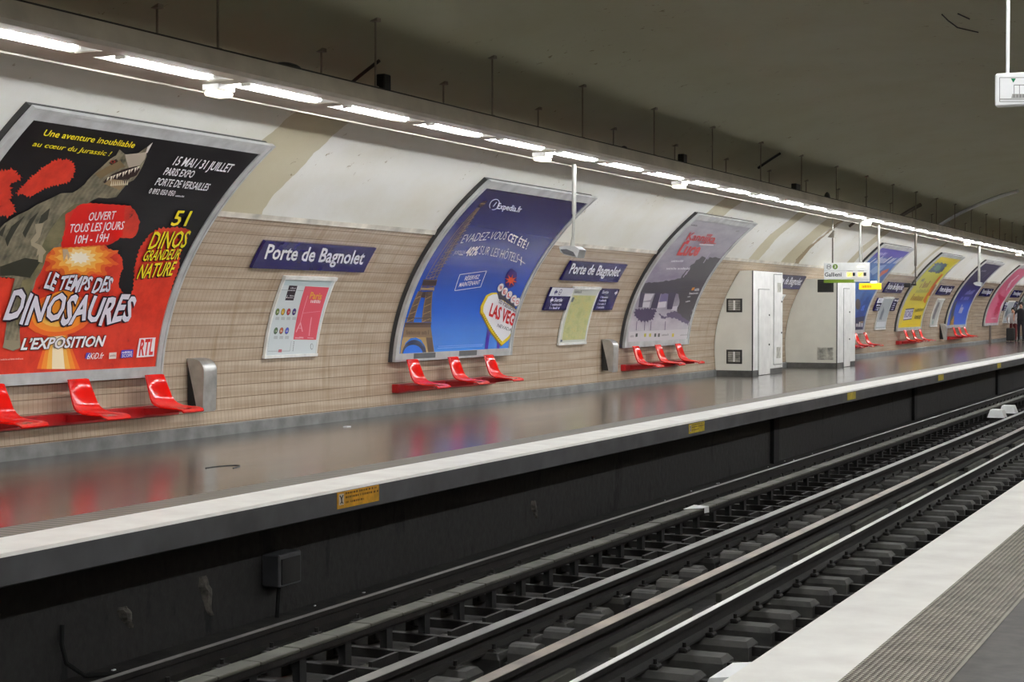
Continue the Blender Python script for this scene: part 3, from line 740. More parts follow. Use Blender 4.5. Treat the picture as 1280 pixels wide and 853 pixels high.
    a.text('EVADEZ-VOUS', (325, 532), (722, 498), (365, 455), Wt, 3, k7, -.012, lambda x, b: b - .55 * x * x + .45 * x + .1 * x)
    a.text('CET ÉTÉ !', (740, 502), (912, 584), (768, 438), Wt, 3, k7, .02)
    a.text('JUSQU’À', (265, 628), (362, 626), (282, 596), Wt, 3, k7)
    a.line((318, 632), (350, 632), 8, Wt, 3, k7); a.text('40%', (362, 642), (470, 634), (398, 566), Wt, 3, k7, .03)
    a.text('SUR LES HÔTELS', (488, 628), (828, 702), (515, 552), Wt, 3, k7, -.01, lambda x, b: b + .5 * x * (1 - x))
    a.line((870, 650), (862, 726), 7, Wt, 3, k7); a.line((840, 668), (902, 712), 6, Wt, 3, k7)
    bxq = [(450, 570), (592, 551), (560, 636), (422, 656)]
    for i in range(4): a.line(bxq[i], bxq[(i + 1) % 4], 3, Wt, 3, k5)
    a.text('RÉSERVEZ', (473, 602), (550, 592), (481, 580), Wt, 3, k5, .01); a.text('MAINTENANT', (443, 637), (553, 621), (451, 614), Wt, 3, k5, .01)
    a.line((335, 398), (575, 388), 6, ink((96, 152, 238)), 2, k6); a.line((330, 408), (570, 396), 5, ink((110, 160, 240)), 2, k6)
p2 = poster(21.34, 25.38, 'tall blue holiday poster showing an iron tower and a Las Vegas sign', holiday)
mb = MB()
for q0, q1 in ((200, 315), (440, 535)):
    ya = ws(470 + q0 / 4.2667, 340 + 458 / 4.2667)[0]; yb = ws(470 + q1 / 4.2667, 340 + 450 / 4.2667)[0]
    slab(mb, ya, yb, S0P + .028, S0P + .11, .103, .106, mat('dark_grey_tape', (96, 98, 98), .6))
mb.build('tape_patch', p2)

def misty(a, uv, W, H):
    a.sheet(sheet_mat('misty_violet_print', lambda s: s.col(s.mix(.35, s.ramp(uvsep(s)[1], [(0.0, (206, 202, 206)), (.14, (196, 190, 198)), (.3, (150, 144, 158)), (.5, (134, 122, 150)), (.66, (160, 154, 172)), (1.0, (166, 166, 170))]), s.ramp(s.noise(s.mapping(s.uv(), (2, 5, 1)), 2, 5), [(.3, (110, 100, 132)), (.7, (206, 204, 208))]))), .3))
    ka, kb = K(830, 270, 9.475), K(780, 350, 7.108); P, G, Q = ink((66, 56, 84)), ink((70, 66, 74)), ink((98, 86, 116))
    a.jag([(455, 478), (520, 520), (545, 492), (680, 505), (450, 900), (-250, 900), (-160, 800), (60, 770), (200, 740), (240, 680), (300, 620), (360, 560), (420, 510)], G, 2, ka, 10, 30, 4)
    for x, y in ((470, 560), (260, 700), (230, 730), (500, 510)): a.line((x, y), (x + 50, y - 75), 9, ink((186, 176, 196)), 4, ka)
    a.jag([(150, 30), (760, 0), (700, 140), (640, 130), (150, 118)], ink((64, 58, 72)), 3, kb, 5, 24, 2)
    for q in ([(150, 116), (188, 118), (166, 245), (132, 245)], [(282, 116), (332, 116), (296, 255), (238, 255)], [(400, 116), (470, 110), (430, 262), (384, 262)]): a.poly(q, P, 3, kb)
    a.line((285, 130), (245, 245), 8, ink((60, 54, 70)), 4, kb)
    for q in ([(190, 128), (270, 124), (240, 180), (175, 190)], [(170, 200), (238, 196), (226, 245), (160, 245)], [(310, 200), (380, 190), (372, 245), (298, 250)], [(425, 240), (490, 232), (470, 275), (420, 270)]): a.poly(q, ink((206, 202, 210)), 2.5, kb)
    a.poly([(335, 125), (400, 122), (385, 195), (315, 200)], ink((120, 110, 150)), 2.5, kb)
    a.jag([(470, 60), (760, 20), (610, 270), (585, 370), (520, 330), (470, 270), (500, 200)], G, 3, kb, 8, 22, 7)
    a.jag([(100, 262), (290, 258), (262, 352), (200, 372), (130, 362), (92, 305)], ink((72, 58, 92)), 3, kb, 14, 12, 5)
    a.jag([(310, 300), (390, 340), (380, 300), (450, 280), (585, 300), (575, 400), (480, 350), (400, 330), (350, 350)], Q, 2.6, kb, 10, 14, 6)
    for x in (118, 190, 245, 372): a.line((x, 370), (x - 6, 450), 6, Q, 2.7, kb)
    a.poly([(48, 462), (590, 436), (590, 530), (300, 548), (40, 560)], ink((206, 202, 206)), 5, kb)
    for x, c in ((112, (40, 50, 46)), (188, (190, 180, 60)), (232, (200, 190, 70)), (278, (60, 60, 60)), (310, (70, 70, 70)), (435, (220, 200, 60))): a.poly([(x - 9, 508), (x + 9, 506), (x + 11, 476), (x - 7, 478)], ink(c), 6, kb)
    a.scrib((55, 512), (90, 510), (58, 488), 6, ink((150, 146, 150)), 6, kb); a.scrib((335, 500), (395, 496), (338, 480), 8, ink((130, 126, 130)), 6, kb); a.scrib((500, 498), (560, 494), (502, 484), 8, ink((150, 146, 150)), 6, kb)
    R_ = ink((206, 70, 74))
    a.text('Kannijka', (262, 282), (590, 318), (312, 196), R_, 6, ka, .015); a.text('Luce', (150, 460), (395, 470), (235, 318), R_, 6, ka, .04)
    a.poly([(250, 330), (275, 290), (312, 296), (280, 340)], R_, 6, ka); a.line((432, 322), (615, 330), 8, R_, 6, ka); a.line((420, 340), (590, 348), 12, ink((232, 222, 226)), 5.5, ka)
    a.scrib((510, 228), (580, 236), (520, 208), 5, R_, 6, ka)
    Wt = M['white_ink']; a.scrib((85, 548), (222, 546), (98, 522), 9, Wt, 6, ka); a.scrib((28, 638), (305, 638), (38, 610), 18, Wt, 6, ka, 8)
    a.scrib((322, 118), (395, 126), (330, 98), 5, ink((60, 60, 60)), 6, ka); a.scrib((850, 190), (890, 192), (858, 168), 4, ink((120, 120, 120)), 6, ka)
    a.poly([(598, 95), (622, 92), (632, 66), (608, 70)], ink((226, 150, 50)), 6, kb); a.scrib((628, 100), (665, 98), (632, 72), 4, Wt, 6, kb); a.scrib((580, 130), (660, 126), (584, 112), 9, Wt, 6, kb, 5); a.scrib((566, 156), (590, 154), (569, 144), 3, Wt, 6, kb); a.scrib((548, 200), (590, 194), (551, 186), 5, Wt, 6, kb)
poster(30.67, 34.57, 'misty grey-violet poster with red title between the wall map and the first cabinet', misty)

def travel(a, uv, W, H):
    a.sheet(sheet_mat('deep_blue_print', lambda s: s.col(s.mix(.5, s.ramp(uvsep(s)[1], [(0.0, (34, 34, 90)), (.3, (46, 84, 168)), (.6, (70, 130, 206)), (1.0, (60, 60, 170))]), s.ramp(s.noise(s.mapping(s.uv(), (3, 3, 1)), 1.4, 5), [(.3, (30, 44, 120)), (.7, (96, 156, 222))]))), .3))
    k = K(1060, 290, 6.09); Wt = M['white_ink']
    a.poly([(150, 190), (260, 100), (490, 130), (430, 200)], ink((72, 62, 176)), 1, k)
    a.scrib((232, 178), (280, 182), (262, 150), 3, ink((200, 200, 232)), 3, k); a.scrib((165, 238), (368, 242), (235, 186), 11, Wt, 3, k, 4)
    a.poly([(225, 345), (262, 300), (318, 278), (300, 305), (262, 330), (235, 352)], ink((224, 110, 70)), 3, k); a.poly([(168, 300), (215, 262), (300, 250), (260, 290), (190, 330)], ink((150, 180, 220)), 2, k)
    a.ell((78, 552), 20, 42, ink((96, 76, 66)), 3, k); a.jag([(50, 660), (130, 520), (170, 480), (120, 640), (80, 700), (40, 720)], ink((40, 70, 150)), 2, k, 6, 16)
    a.jag([(98, 600), (112, 565), (135, 555), (120, 600)], ink((90, 130, 216)), 3, k, 3, 8)
    a.poly([(30, 780), (30, 660), (130, 640), (110, 780)], ink((38, 36, 72)), 2, k); a.scrib((62, 722), (112, 724), (66, 686), 4, Wt, 4, k, 6); a.scrib((84, 692), (118, 692), (86, 680), 4, ink((190, 150, 80)), 4, k)
poster(47.25, 51.38, 'blue poster with orange streak half hidden behind the second white cabinet', travel)

def aperitif(a, uv, W, H):
    a.sheet(sheet_mat('yellow_print', lambda s: s.col(s.ramp(uvsep(s)[1], [(0.0, (232, 206, 34)), (.25, (226, 208, 70)), (.6, (204, 206, 96)), (.85, (214, 206, 50)), (1.0, (228, 200, 36))])), .3))
    ka, kb = K(1140, 310, 14.21), K(1120, 360, 10.667)
    a.jag([(290, 430), (380, 330), (430, 270), (500, 275), (560, 290), (650, 290), (590, 350), (560, 400), (510, 440), (430, 455), (390, 420), (320, 440)], ink((74, 96, 130)), 3, ka, 22, 24, 3)
    a.jag([(390, 380), (450, 310), (520, 310), (500, 390), (430, 420)], ink((96, 146, 116)), 4, ka, 12, 20, 5)
    a.poly([(530, 465), (560, 475), (300, 853), (250, 853)], ink((224, 110, 30)), 3, ka); a.poly([(420, 640), (440, 660), (340, 853), (300, 853)], ink((150, 80, 50)), 3.5, ka)
    a.poly([(380, 200), (365, 170), (500, -40), (540, -60), (420, 130), (395, 205)], ink((224, 120, 36)), 3, kb)
    a.scrib((160, 600), (205, 600), (200, 530), 3, ink((90, 110, 140)), 4, ka); a.scrib((130, 720), (300, 700), (200, 600), 7, ink((150, 90, 60)), 4, ka, 4); a.scrib((60, 800), (290, 800), (110, 730), 10, ink((170, 170, 90)), 4, ka, 6)
    a.scrib((190, 165), (340, 175), (245, 80), 8, ink((150, 100, 50)), 4, kb, 9)
    a.poly([(98, 425), (210, 412), (245, 270), (130, 292)], ink((232, 230, 240)), 4, kb); a.line((130, 290), (245, 275), 14, ink((60, 48, 110)), 5, kb); a.line((98, 428), (210, 414), 12, ink((60, 48, 110)), 5, kb)
    a.text('RICARD', (108, 398), (212, 386), (126, 312), ink((84, 70, 150)), 6, kb, .02)
    a.scrib((252, 325), (365, 305), (268, 272), 7, ink((110, 100, 40)), 5, kb, 3); a.scrib((246, 415), (325, 415), (262, 352), 5, ink((80, 74, 50)), 5, kb, 8)
    a.scrib((100, 492), (300, 486), (102, 484), 16, ink((214, 170, 30)), 5, kb)
poster(56.3, 60.4, 'bright yellow drinks poster with blue-green splash and white label', aperitif)

def night(a, uv, W, H):
    a.sheet(sheet_mat('night_blue_print', lambda s: s.col(s.ramp(uvsep(s)[1], [(0.0, (76, 110, 214)), (.26, (70, 100, 206)), (.4, (50, 50, 140)), (.6, (46, 42, 96)), (.8, (66, 60, 92)), (1.0, (56, 50, 84))])), .3))
    k = K(1180, 320, 8.53); Wt = ink((206, 208, 232))
    a.poly([(60, 760), (110, 500), (150, 470), (110, 600), (95, 760)], ink((80, 84, 100)), 2, k); a.jag([(70, 740), (80, 690), (110, 640), (104, 740)], ink((196, 150, 70)), 3, k, 6, 12)
    a.scrib((155, 610), (190, 612), (195, 520), 4, Wt, 4, k, 5); a.scrib((172, 470), (265, 470), (205, 420), 6, ink((140, 140, 220)), 4, k, 7); a.scrib((205, 415), (300, 412), (250, 365), 6, ink((150, 150, 220)), 4, k, 2)
    a.scrib((395, 170), (440, 172), (415, 148), 4, ink((190, 190, 206)), 4, k); a.scrib((400, 250), (500, 170), (415, 230), 12, ink((150, 146, 176)), 4, k)
poster(65.4, 69.8, 'night-blue poster fading to bright blue behind the white pole', night)

def pink(a, uv, W, H):
    a.sheet(sheet_mat('pink_print', lambda s: s.col(s.ramp(s.noise(s.mapping(s.uv(), (2, 4, 1)), 1.5, 5), [(.3, (214, 96, 130)), (.7, (226, 130, 156))])), .3))
    k = K(1180, 320, 8.53); R_ = ink((200, 50, 90)); Wt = ink((240, 214, 222))
    a.jag([(540, 640), (550, 560), (600, 480), (640, 450), (670, 460), (640, 510), (600, 560), (570, 630)], R_, 2, k, 14, 18, 3); a.jag([(590, 410), (640, 440), (610, 500), (580, 440)], R_, 2, k, 8, 14, 4)
    for x, y in ((600, 560), (615, 545), (665, 370), (690, 340)): a.line((x, y), (x + 40, y - 80), 10, Wt, 4, k)
    a.line((690, 310), (800, 205), 10, Wt, 3, k); a.scrib((500, 675), (560, 672), (505, 655), 6, Wt, 4, k)
poster(74.5, 78.35, 'pink poster on the wall near the far end of the platform', pink)
def faroff(a, uv, W, H):
    a.sheet(sheet_mat('dark_green_print', lambda s: s.col(s.ramp(s.noise(s.uv(), 3, 4), [(.4, (38, 46, 44)), (.6, (90, 110, 96)), (.7, (190, 80, 90))])), .3))
poster(83.7, 87.6, 'farthest poster, dark green, cut off by the right edge', faroff)

# ------------------------------------------------------------------ blue station signs
T15 = K(300, 200, 4.923, .05)
def station_sign(y, label, w_=2.72, first=[None]):
    s0, s1 = s_at_z(2.045), s_at_z(2.375)
    x, z = wx(s0)
    if first[0] is None:
        t = thing('station_name_sign', label, 'sign', (x, y + w_ / 2, z), 'blue station name signs'); first[0] = t
        mb = MB(); slab(mb, y, y + w_, s0, s1, .01, .05, M['sign_blue']); mb.build('plate', t)
        a = Art((y, y + w_, s0, s1), .053)
        a.text('Porte de Bagnolet', (148, 607), (752, 642), (176, 520), M['white_ink'], 0, T15, .020)
        tag(a.build('lettering', t), 'white station name lettering')
    else:
        t = copy_tree(first[0]); t.location = (x, y + w_ / 2, z); t['label'] = label
    return t
for y, lab in ((17.15, 'Porte de Bagnolet sign right of the dinosaur poster, nearest the camera'), (26.75, 'Porte de Bagnolet sign right of the blue holiday poster'), (39.8, 'Porte de Bagnolet sign between the two white cabinets'),
               (52.6, 'Porte de Bagnolet sign left of the yellow poster'), (61.5, 'Porte de Bagnolet sign right of the yellow poster'), (71.0, 'Porte de Bagnolet sign left of the pink poster'), (79.9, 'Porte de Bagnolet sign right of the pink poster')): station_sign(y, lab)

# ------------------------------------------------------------------ information boards and exit signs
def board(name, label, cat, y0, y1, z0, z1, paint, group=None, rim=.03):
    s0, s1 = s_at_z(z0), s_at_z(z1); x, z = wx(s0)
    t = thing(name, label, cat, (x, (y0 + y1) / 2, z), group)
    mb = MB(); slab(mb, y0, y1, s0, s1, .008, .035, M['panel_white']); mb.build('board', t)
    mb = MB(); A = M['reflector']
    slab(mb, y0 - .01, y0 + .02, s0, s1, .01, .045, A); slab(mb, y1 - .02, y1 + .01, s0, s1, .01, .045, A)
    slab(mb, y0 - .02, y1 + .02, s0 - .01, s0 + .03, .01, .055, A); slab(mb, y0 - .02, y1 + .02, s1 - .03, s1 + .02, .01, .055, A)
    mb.build('frame', t)
    a = Art((y0 + .02, y1 - .02, s0 + .03, s1 - .03), .038); paint(a, UV(y0, s0), y1 - y0, s1 - s0)
    a.build('printed_sheet', t); return t
def lineinfo(a, uv, W, H):
    k = K(330, 340, 7.756, .04); B_ = ink((120, 126, 130))
    a.sheet(ink((214, 222, 224))); a.poly([(400, 140), (632, 152), (505, 660), (285, 656)], ink((222, 88, 104)), 1, k)
    a.poly([(180, 72), (660, 92), (635, 145), (165, 130)], ink((196, 212, 214)), .5, k)
    a.poly([(245, 132), (325, 136), (285, 278), (205, 276)], ink((48, 38, 48)), 1, k)
    for i, y in enumerate((162, 184, 236, 254)): a.scrib((238 - 8 * i, y), (306 - 8 * i, y + 2), (241 - 8 * i, y - 12), 4, ink((226, 226, 230)), 2, k, i + 2)
    a.line((160, 175), (245, 178), 3, B_, 2, k); a.line((322, 180), (380, 182), 3, B_, 2, k); a.line((160, 175), (35, 770), 2, ink((170, 176, 180)), 2, k); a.line((35, 770), (250, 768), 3, B_, 2, k); a.line((250, 768), (265, 670), 2, B_, 2, k)
    cs = ((110, 132, 70), (214, 170, 40), (190, 60, 70), (70, 50, 130), (84, 112, 80), (190, 100, 70), (90, 100, 210))
    for i in range(7):
        x, y = (130 + 54 * i, 388) if i < 4 else (114 + 54 * (i - 4), 572)
        a.ell((x, y), 19, 34, ink((60, 66, 64)), 1.5, k, 14, .2); a.ell((x, y - 2), 15, 30, ink(cs[i]), 2, k, 14, .2); a.poly([(x - 22, y + 78), (x + 16, y + 80), (x + 20, y + 50), (x - 16, y + 48)], ink((190, 196, 198)), 2, k)
        a.scrib((x - 10, y + 8), (x + 8, y + 9), (x - 8, y - 8), 3, ink((230, 226, 200)), 3, k, i)
    a.text('Paris', (438, 258), (552, 268), (456, 196), ink((232, 176, 60)), 3, k, .02); a.scrib((448, 300), (545, 305), (456, 262), 5, ink((244, 226, 230)), 3, k, 3)
    P_ = ink((238, 166, 178))
    for p, q, wd in (((425, 230), (350, 500), 5), ((350, 500), (310, 585), 10), ((352, 490), (372, 580), 10), ((380, 400), (545, 382), 3), ((460, 440), (436, 620), 8), ((330, 545), (365, 548), 6), ((300, 640), (350, 642), 12), ((340, 636), (382, 640), 14), ((420, 640), (480, 644), 8)): a.line(p, q, wd, P_, 2, k)
    a.ell((462, 724), 14, 30, ink((120, 128, 130)), 2, k); a.ell((462, 724), 10, 25, ink((214, 222, 224)), 3, k); a.poly([(136, 780), (170, 780), (174, 752), (142, 752)], ink((190, 100, 110)), 2, k)
    for i in range(6): a.ell((290 - 2 * i, 680 + 17 * i), 4, 5, ink((70, 70, 80)), 2, k, 8)
board('information_board', 'white board of coloured line symbols and pink Paris leaflet', 'information board', 18.0, 19.24, .92, 1.945, lineinfo)
def mapprint(a, uv, W, H):
    a.sheet(ink((206, 208, 200)))
    s = NT('street_map_print'); v = s.mapping(s.uv(), (2, 3, 1)); c = s.ramp(s.noise(v, 2.2, 6, .65), [(.3, (168, 176, 106)), (.5, (196, 196, 136)), (.62, (206, 196, 128)), (.75, (150, 180, 96))])
    vo = s.n('ShaderNodeTexVoronoi', feature='DISTANCE_TO_EDGE'); vo.inputs['Scale'].default_value = 9; s.l(v, vo.inputs[0])
    s.col(s.mix(s.ramp(vo.outputs[0], [(.0, (160, 160, 160)), (.06, (0, 0, 0))]), c, (150, 146, 122))); s.rough(.3)
    a.poly([(.12, .08), (W - .06, .08), (W - .06, H - .15), (.12, H - .15)], s.m, 1, uv); a.scrib((.10, H - .11), (.42, H - .11), (.10, H - .05), 8, ink((120, 120, 120)), 2, uv); a.poly([(.05, .05), (.14, .05), (.14, .09), (.05, .09)], ink((90, 100, 120)), 2, uv); a.poly([(.10, H - .28), (.2, H - .28), (.2, H - .19), (.10, H - .19)], ink((96, 110, 120)), 2, uv)
def greymap(a, uv, W, H):
    a.sheet(ink((176, 182, 186))); a.jag([(.35, .35), (.7, .3), (.8, .6), (.5, .75)], ink((96, 104, 116)), 1, uv, .04, .1); a.poly([(.1, .08), (W - .1, .08), (W - .1, .25), (.1, .25)], ink((214, 218, 222)), 1, uv)
def darkmap(a, uv, W, H):
    a.sheet(ink((198, 198, 194))); a.jag([(.15, .3), (.6, .28), (.75, .9), (.3, .95)], ink((110, 106, 112)), 1, uv, .05, .1); a.ell((.4, .15), .14, .08, ink((150, 176, 170)), 1, uv)
board('wall_map', 'tall green and yellow street map board between two blue exit signs', 'map', 27.52, 28.78, .895, 1.92, mapprint)
board('wall_map', 'street map board left of the yellow poster, pale grey with a dark blot', 'map', 53.2, 54.7, .86, 1.88, greymap)
board('wall_map', 'grey and white poster board right of the yellow poster', 'poster board', 62.4, 63.75, .86, 1.88, darkmap)
board('wall_map', 'pale map board behind the two travellers at the far right', 'map', 80.2, 82.2, .85, 1.86, greymap)
board('wall_map', 'narrow map board mostly hidden between the two white cabinets', 'map', 40.3, 41.5, .86, 1.88, greymap)

def exit_sign(y0, y1, label, kind, z0=1.52, z1=1.915):
    s0, s1 = s_at_z(z0), s_at_z(z1); x, z = wx(s0); t = thing('exit_sign', label, 'sign', (x, (y0 + y1) / 2, z), 'blue exit signs beside the maps')
    mb = MB(); slab(mb, y0, y1, s0, s1, .01, .05, M['sign_blue']); mb.build('plate', t)
    a = Art((y0, y1, s0, s1), .052); u = UV(y0, s0); H = s1 - s0; W = y1 - y0; Wt = M['white_ink']
    if kind == 'left':
        a.poly([(0, H * .62), (W, H * .62), (W, H), (0, H)], ink((222, 222, 230)), 0, u)
        for c, m_, dx, dy in ((ink((40, 30, 100)), 1, .16, H * .8), (Wt, 1, .12, H * .44)):
            a.poly([(dx, dy), (dx + .07, dy + .06), (dx + .07, dy + .02), (dx + .14, dy + .02), (dx + .14, dy - .02), (dx + .07, dy - .02), (dx + .07, dy - .06)], c, m_, u)
        a.ell((.42, H * .8), .06, .06, ink((60, 50, 110)), 1, u); a.ell((.42, H * .8), .045, .045, ink((222, 222, 230)), 1.5, u); a.scrib((.38, H * .76), (.46, H * .76), (.38, H * .84), 3, ink((60, 50, 110)), 2, u)
        a.text('Sortie', (.30, H * .38), (.66, H * .38), (.30, H * .53), Wt, 1, u, .02)
        for i, y in enumerate((.20, .05)): a.scrib((.28, H * y), (.68, H * y), (.28, H * (y + .1)), 9, Wt, 1, u, i + 3); a.line((.22, H * y), (.22, H * (y + .1)), .015, Wt, 1, u)
    else:
        a.text('Sortie', (.12, H * .78), (.44, H * .78), (.12, H * .92), Wt, 1, u, .02)
        dx, dy = W - .2, H * .82; a.poly([(dx + .14, dy), (dx + .07, dy + .06), (dx + .07, dy + .02), (dx, dy + .02), (dx, dy - .02), (dx + .07, dy - .02), (dx + .07, dy - .06)], Wt, 1, u)
        for i, y in enumerate((.56, .40, .24, .08)): a.scrib((.20, H * y), (.5, H * y), (.20, H * (y + .1)), 7, Wt, 1, u, i + 5); a.line((.14, H * y), (.14, H * (y + .1)), .015, Wt, 1, u)
    a.build('lettering', t)
exit_sign(26.52, 27.50, 'white and blue exit sign left of the green street map', 'left'); exit_sign(28.80, 29.76, 'blue exit sign with arrow right of the green street map', 'right')
exit_sign(52.4, 53.15, 'white and blue exit sign left of the pale grey map', 'left', 1.46, 1.87); exit_sign(54.75, 55.5, 'blue exit sign with arrow right of the pale grey map', 'right', 1.46, 1.87)
exit_sign(79.3, 80.1, 'farthest exit sign, left of the map behind the travellers', 'left', 1.42, 1.82); exit_sign(82.3, 83.2, 'dark exit sign right of the map behind the travellers', 'right', 1.45, 1.86)

# ------------------------------------------------------------------ red shell seats on wall beams
def shell(mb, yc):
    pr = [(-11.535, .800), (-11.525, .79), (-11.49, .66), (-11.455, .545), (-11.42, .485), (-11.37, .450), (-11.29, .432), (-11.18, .425), (-11.07, .425), (-11.01, .415), (-10.985, .395)]
    hw = [.150, .165, .182, .196, .208, .212, .213, .213, .212, .205, .190]
    up = [.0, .012, .022, .028, .03, .028, .022, .018, .014, .008, .002]          # the side rims turn up a little
    rows = []
    for i, (x, z) in enumerate(pr):
        p, q = pr[max(0, i - 1)], pr[min(len(pr) - 1, i + 1)]; L = math.hypot(q[0] - p[0], q[1] - p[1]); nx, nz = -(q[1] - p[1]) / L, (q[0] - p[0]) / L
        r = []; h = hw[i]; e = up[i]; T = .016
        for f in (-1, -.93, -.8, -.4, 0, .4, .8, .93, 1): d = e * abs(f) ** 3; r.append((x + nx * d, yc + h * f, z + nz * d))
        for f in (1, .93, .8, .4, 0, -.4, -.8, -.93, -1): d = e * abs(f) ** 3 - T; r.append((x + nx * d, yc + h * f, z + nz * d))
        rows.append(r)
    mb.grid(rows, M['red'], closed=True); mb.face(rows[0][::-1], M['red']); mb.face(rows[-1], M['red'])
def bench(y0, centres, y1, label):
    x = wx(.3)[0]; t = thing('seat_bench', label, 'seats', (x, y0, .33), 'red seat benches along the wall')
    mb = MB(); mb.box(-11.71, -11.60, y0, y1, .315, .44, M['red_beam'], .008); mb.build('beam', t)
    first = None
    for c in centres:
        if first is None:
            mb = MB(); shell(mb, c); first = mb.build('seat', t, smooth=True, angle=50); fc = c
            mb = MB(); mb.prism([(-11.60, .34), (-11.60, .42), (-11.37, .435), (-11.12, .408), (-11.12, .39), (-11.36, .36)], c - .10, c + .10, M['red_beam']); mb.build('bracket', first)
        else:
            c2 = copy_tree(first, t); c2.location = (0, c - fc, 0)
bench(11.8, (12.90, 14.20, 15.52), 16.1, 'bench of red shell seats under the dinosaur poster')
bench(21.42, (21.70, 23.03, 24.30), 24.75, 'bench of red shell seats under the blue holiday poster')
bench(30.72, (31.05, 32.35, 33.60), 34.2, 'bench of red shell seats under the misty grey-violet poster')
bench(48.2, (48.55, 49.85, 51.1), 51.7, 'bench of red shell seats right of the second white cabinet')
bench(56.55, (57.1, 58.4, 59.65), 60.3, 'bench of red shell seats under the yellow poster')
bench(65.9, (66.35, 67.6, 68.85), 69.5, 'farthest bench of red shell seats, under the night-blue poster')

# ------------------------------------------------------------------ stainless wall bins
bin0 = None
for y, lab in ((16.37, 'stainless wall bin right of the dinosaur poster, nearest the camera'), (29.66, 'stainless wall bin left of the misty grey-violet poster'), (64.45, 'farthest stainless wall bin, left of the night-blue poster')):
    if bin0 is None:
        bin0 = thing('wall_bin', lab, 'bin', (-11.6, y + .13, .34), 'stainless bins on the wall'); wd = .27
        prof = [(-11.69, .955), (-11.64, .955)] + [(-11.60 + .15 * math.sin(q), .80 + .15 * math.cos(q)) for q in [PI / 2 * i / 9 for i in range(1, 10)]] + [(-11.452, .66), (-11.462, .50), (-11.468, .34)]
        inner = [(x - .012 if i > 3 else x, z - .012) for i, (x, z) in enumerate(prof)]
        mb = MB(); mb.grid([[(x, y, z), (x, y + wd, z)] for x, z in prof], M['inox']); mb.grid([[(x, y + .003, z), (x, y + wd - .003, z)] for x, z in inner], M['inox']); mb.build('cover', bin0, smooth=True, angle=60)
        side = prof + [(-11.55, .34)] + [(-11.55 - .14 * (i / 8), .34 + .60 * (i / 8) ** .9) for i in range(1, 9)]
        for yy in (y + .001, y + wd - .012): mb = MB(); mb.prism(side, yy, yy + .011, M['inox']); mb.build('side_plate', bin0)
        mb = MB(); mb.prism([(-11.69, .36), (-11.69, .94), (-11.64, .93), (-11.57, .86), (-11.50, .72), (-11.49, .36)], y + .02, y + wd - .02, M['bag']); mb.build('liner', bin0)
    else:
        c = copy_tree(bin0); c.location = (-11.6, y + .13, .34); c['label'] = lab

# ------------------------------------------------------------------ white technical cabinets built against the wall
def cabinet(y0, y1, xf, zt, label, side_vents, doors, notches):
    t = thing('technical_cabinet', label, 'cabinet', (xf - .4, (y0 + y1) / 2, 0)); n = 14
    wall = [(wx(s_at_z(.13 + (zt - .13) * i / n))[0] + .01, .13 + (zt - .13) * i / n) for i in range(n + 1)]
    mb = MB(); mb.prism(wall + [(xf, zt), (xf, .13)], y0, y1, M['cab']); mb.box(xf, xf + .012, y0 + .03, y1, .13, zt, M['cab_white'])
    mb.build('body', t)
    mb = MB(); mb.box(xf - .005, xf + .014, y0 - .004, y0 + .035, .0, zt, M['seam']); mb.build('corner_strip', t)
    mb = MB(); mb.box(wx(.1)[0], xf + .004, y0 + .0, y1, 0, .13, M['plinth'] if False else mat('dark_grey_plinth', (84, 84, 82), .5, var=.2)); mb.build('plinth', t)
    for (a, b, c, d, framed) in side_vents:                   # x0,x1,z0,z1 on the side that faces the camera
        mb = MB(); mb.box(a, b, y0 - .012, y0, c, d, M['seam'] if framed else M['grille'], .004); v = mb.build('vent', t)
        mb = MB(); e = .045 if framed else .02; k = 0
        while c + e + k * .03 < d - e: mb.box(a + e, b - e, y0 - .022, y0 - .012, c + e + k * .03, c + e + k * .03 + .018, M['grille'] if framed != 2 else M['seam']); k += 1
        if framed == 1: mb.box((a + b) / 2 - .02, (a + b) / 2 + .02, y0 - .026, y0 - .012, c + e, d - e, M['cab_white'])
        mb.build('grille', v)
    for (a, b, c, d) in doors:
        mb = MB(); mb.box(xf + .012, xf + .016, a - .012, b + .012, c - .012, d + .012, M['seam']); mb.box(xf + .016, xf + .034, a, b, c, d, M['cab_white'], .004); dd = mb.build('door', t)
        mb = MB()
        for z in (c + (d - c) * .35, c + (d - c) * .7): mb.tube([(xf + .034, b - .1, z), (xf + .05, b - .1, z)], .022, M['seam'], 8)
        mb.build('lock', dd)
    for (a, b, c, d) in notches:
        mb = MB(); mb.box(xf + .034, xf + .042, a, b, c, d, M['grille']); mb.build('door_vent', t)
cabinet(36.72, 39.22, -10.83, 2.39, 'first white technical cabinet with two framed side vents', [(-11.43, -11.06, 1.45, 1.76, 1), (-11.43, -11.06, .28, .60, 1)], [(37.17, 38.08, .012, 1.97), (38.44, 39.14, .22, 2.33)], [(38.68, 38.98, 1.92, 2.14), (38.62, 38.95, .36, .62)])
cabinet(42.72, 44.74, -10.36, 2.30, 'second white technical cabinet behind the destination board', [(-10.86, -10.44, 1.95, 2.28, 2), (-10.86, -10.44, .21, .53, 0)], [(43.42, 44.08, .012, 2.05)], [])

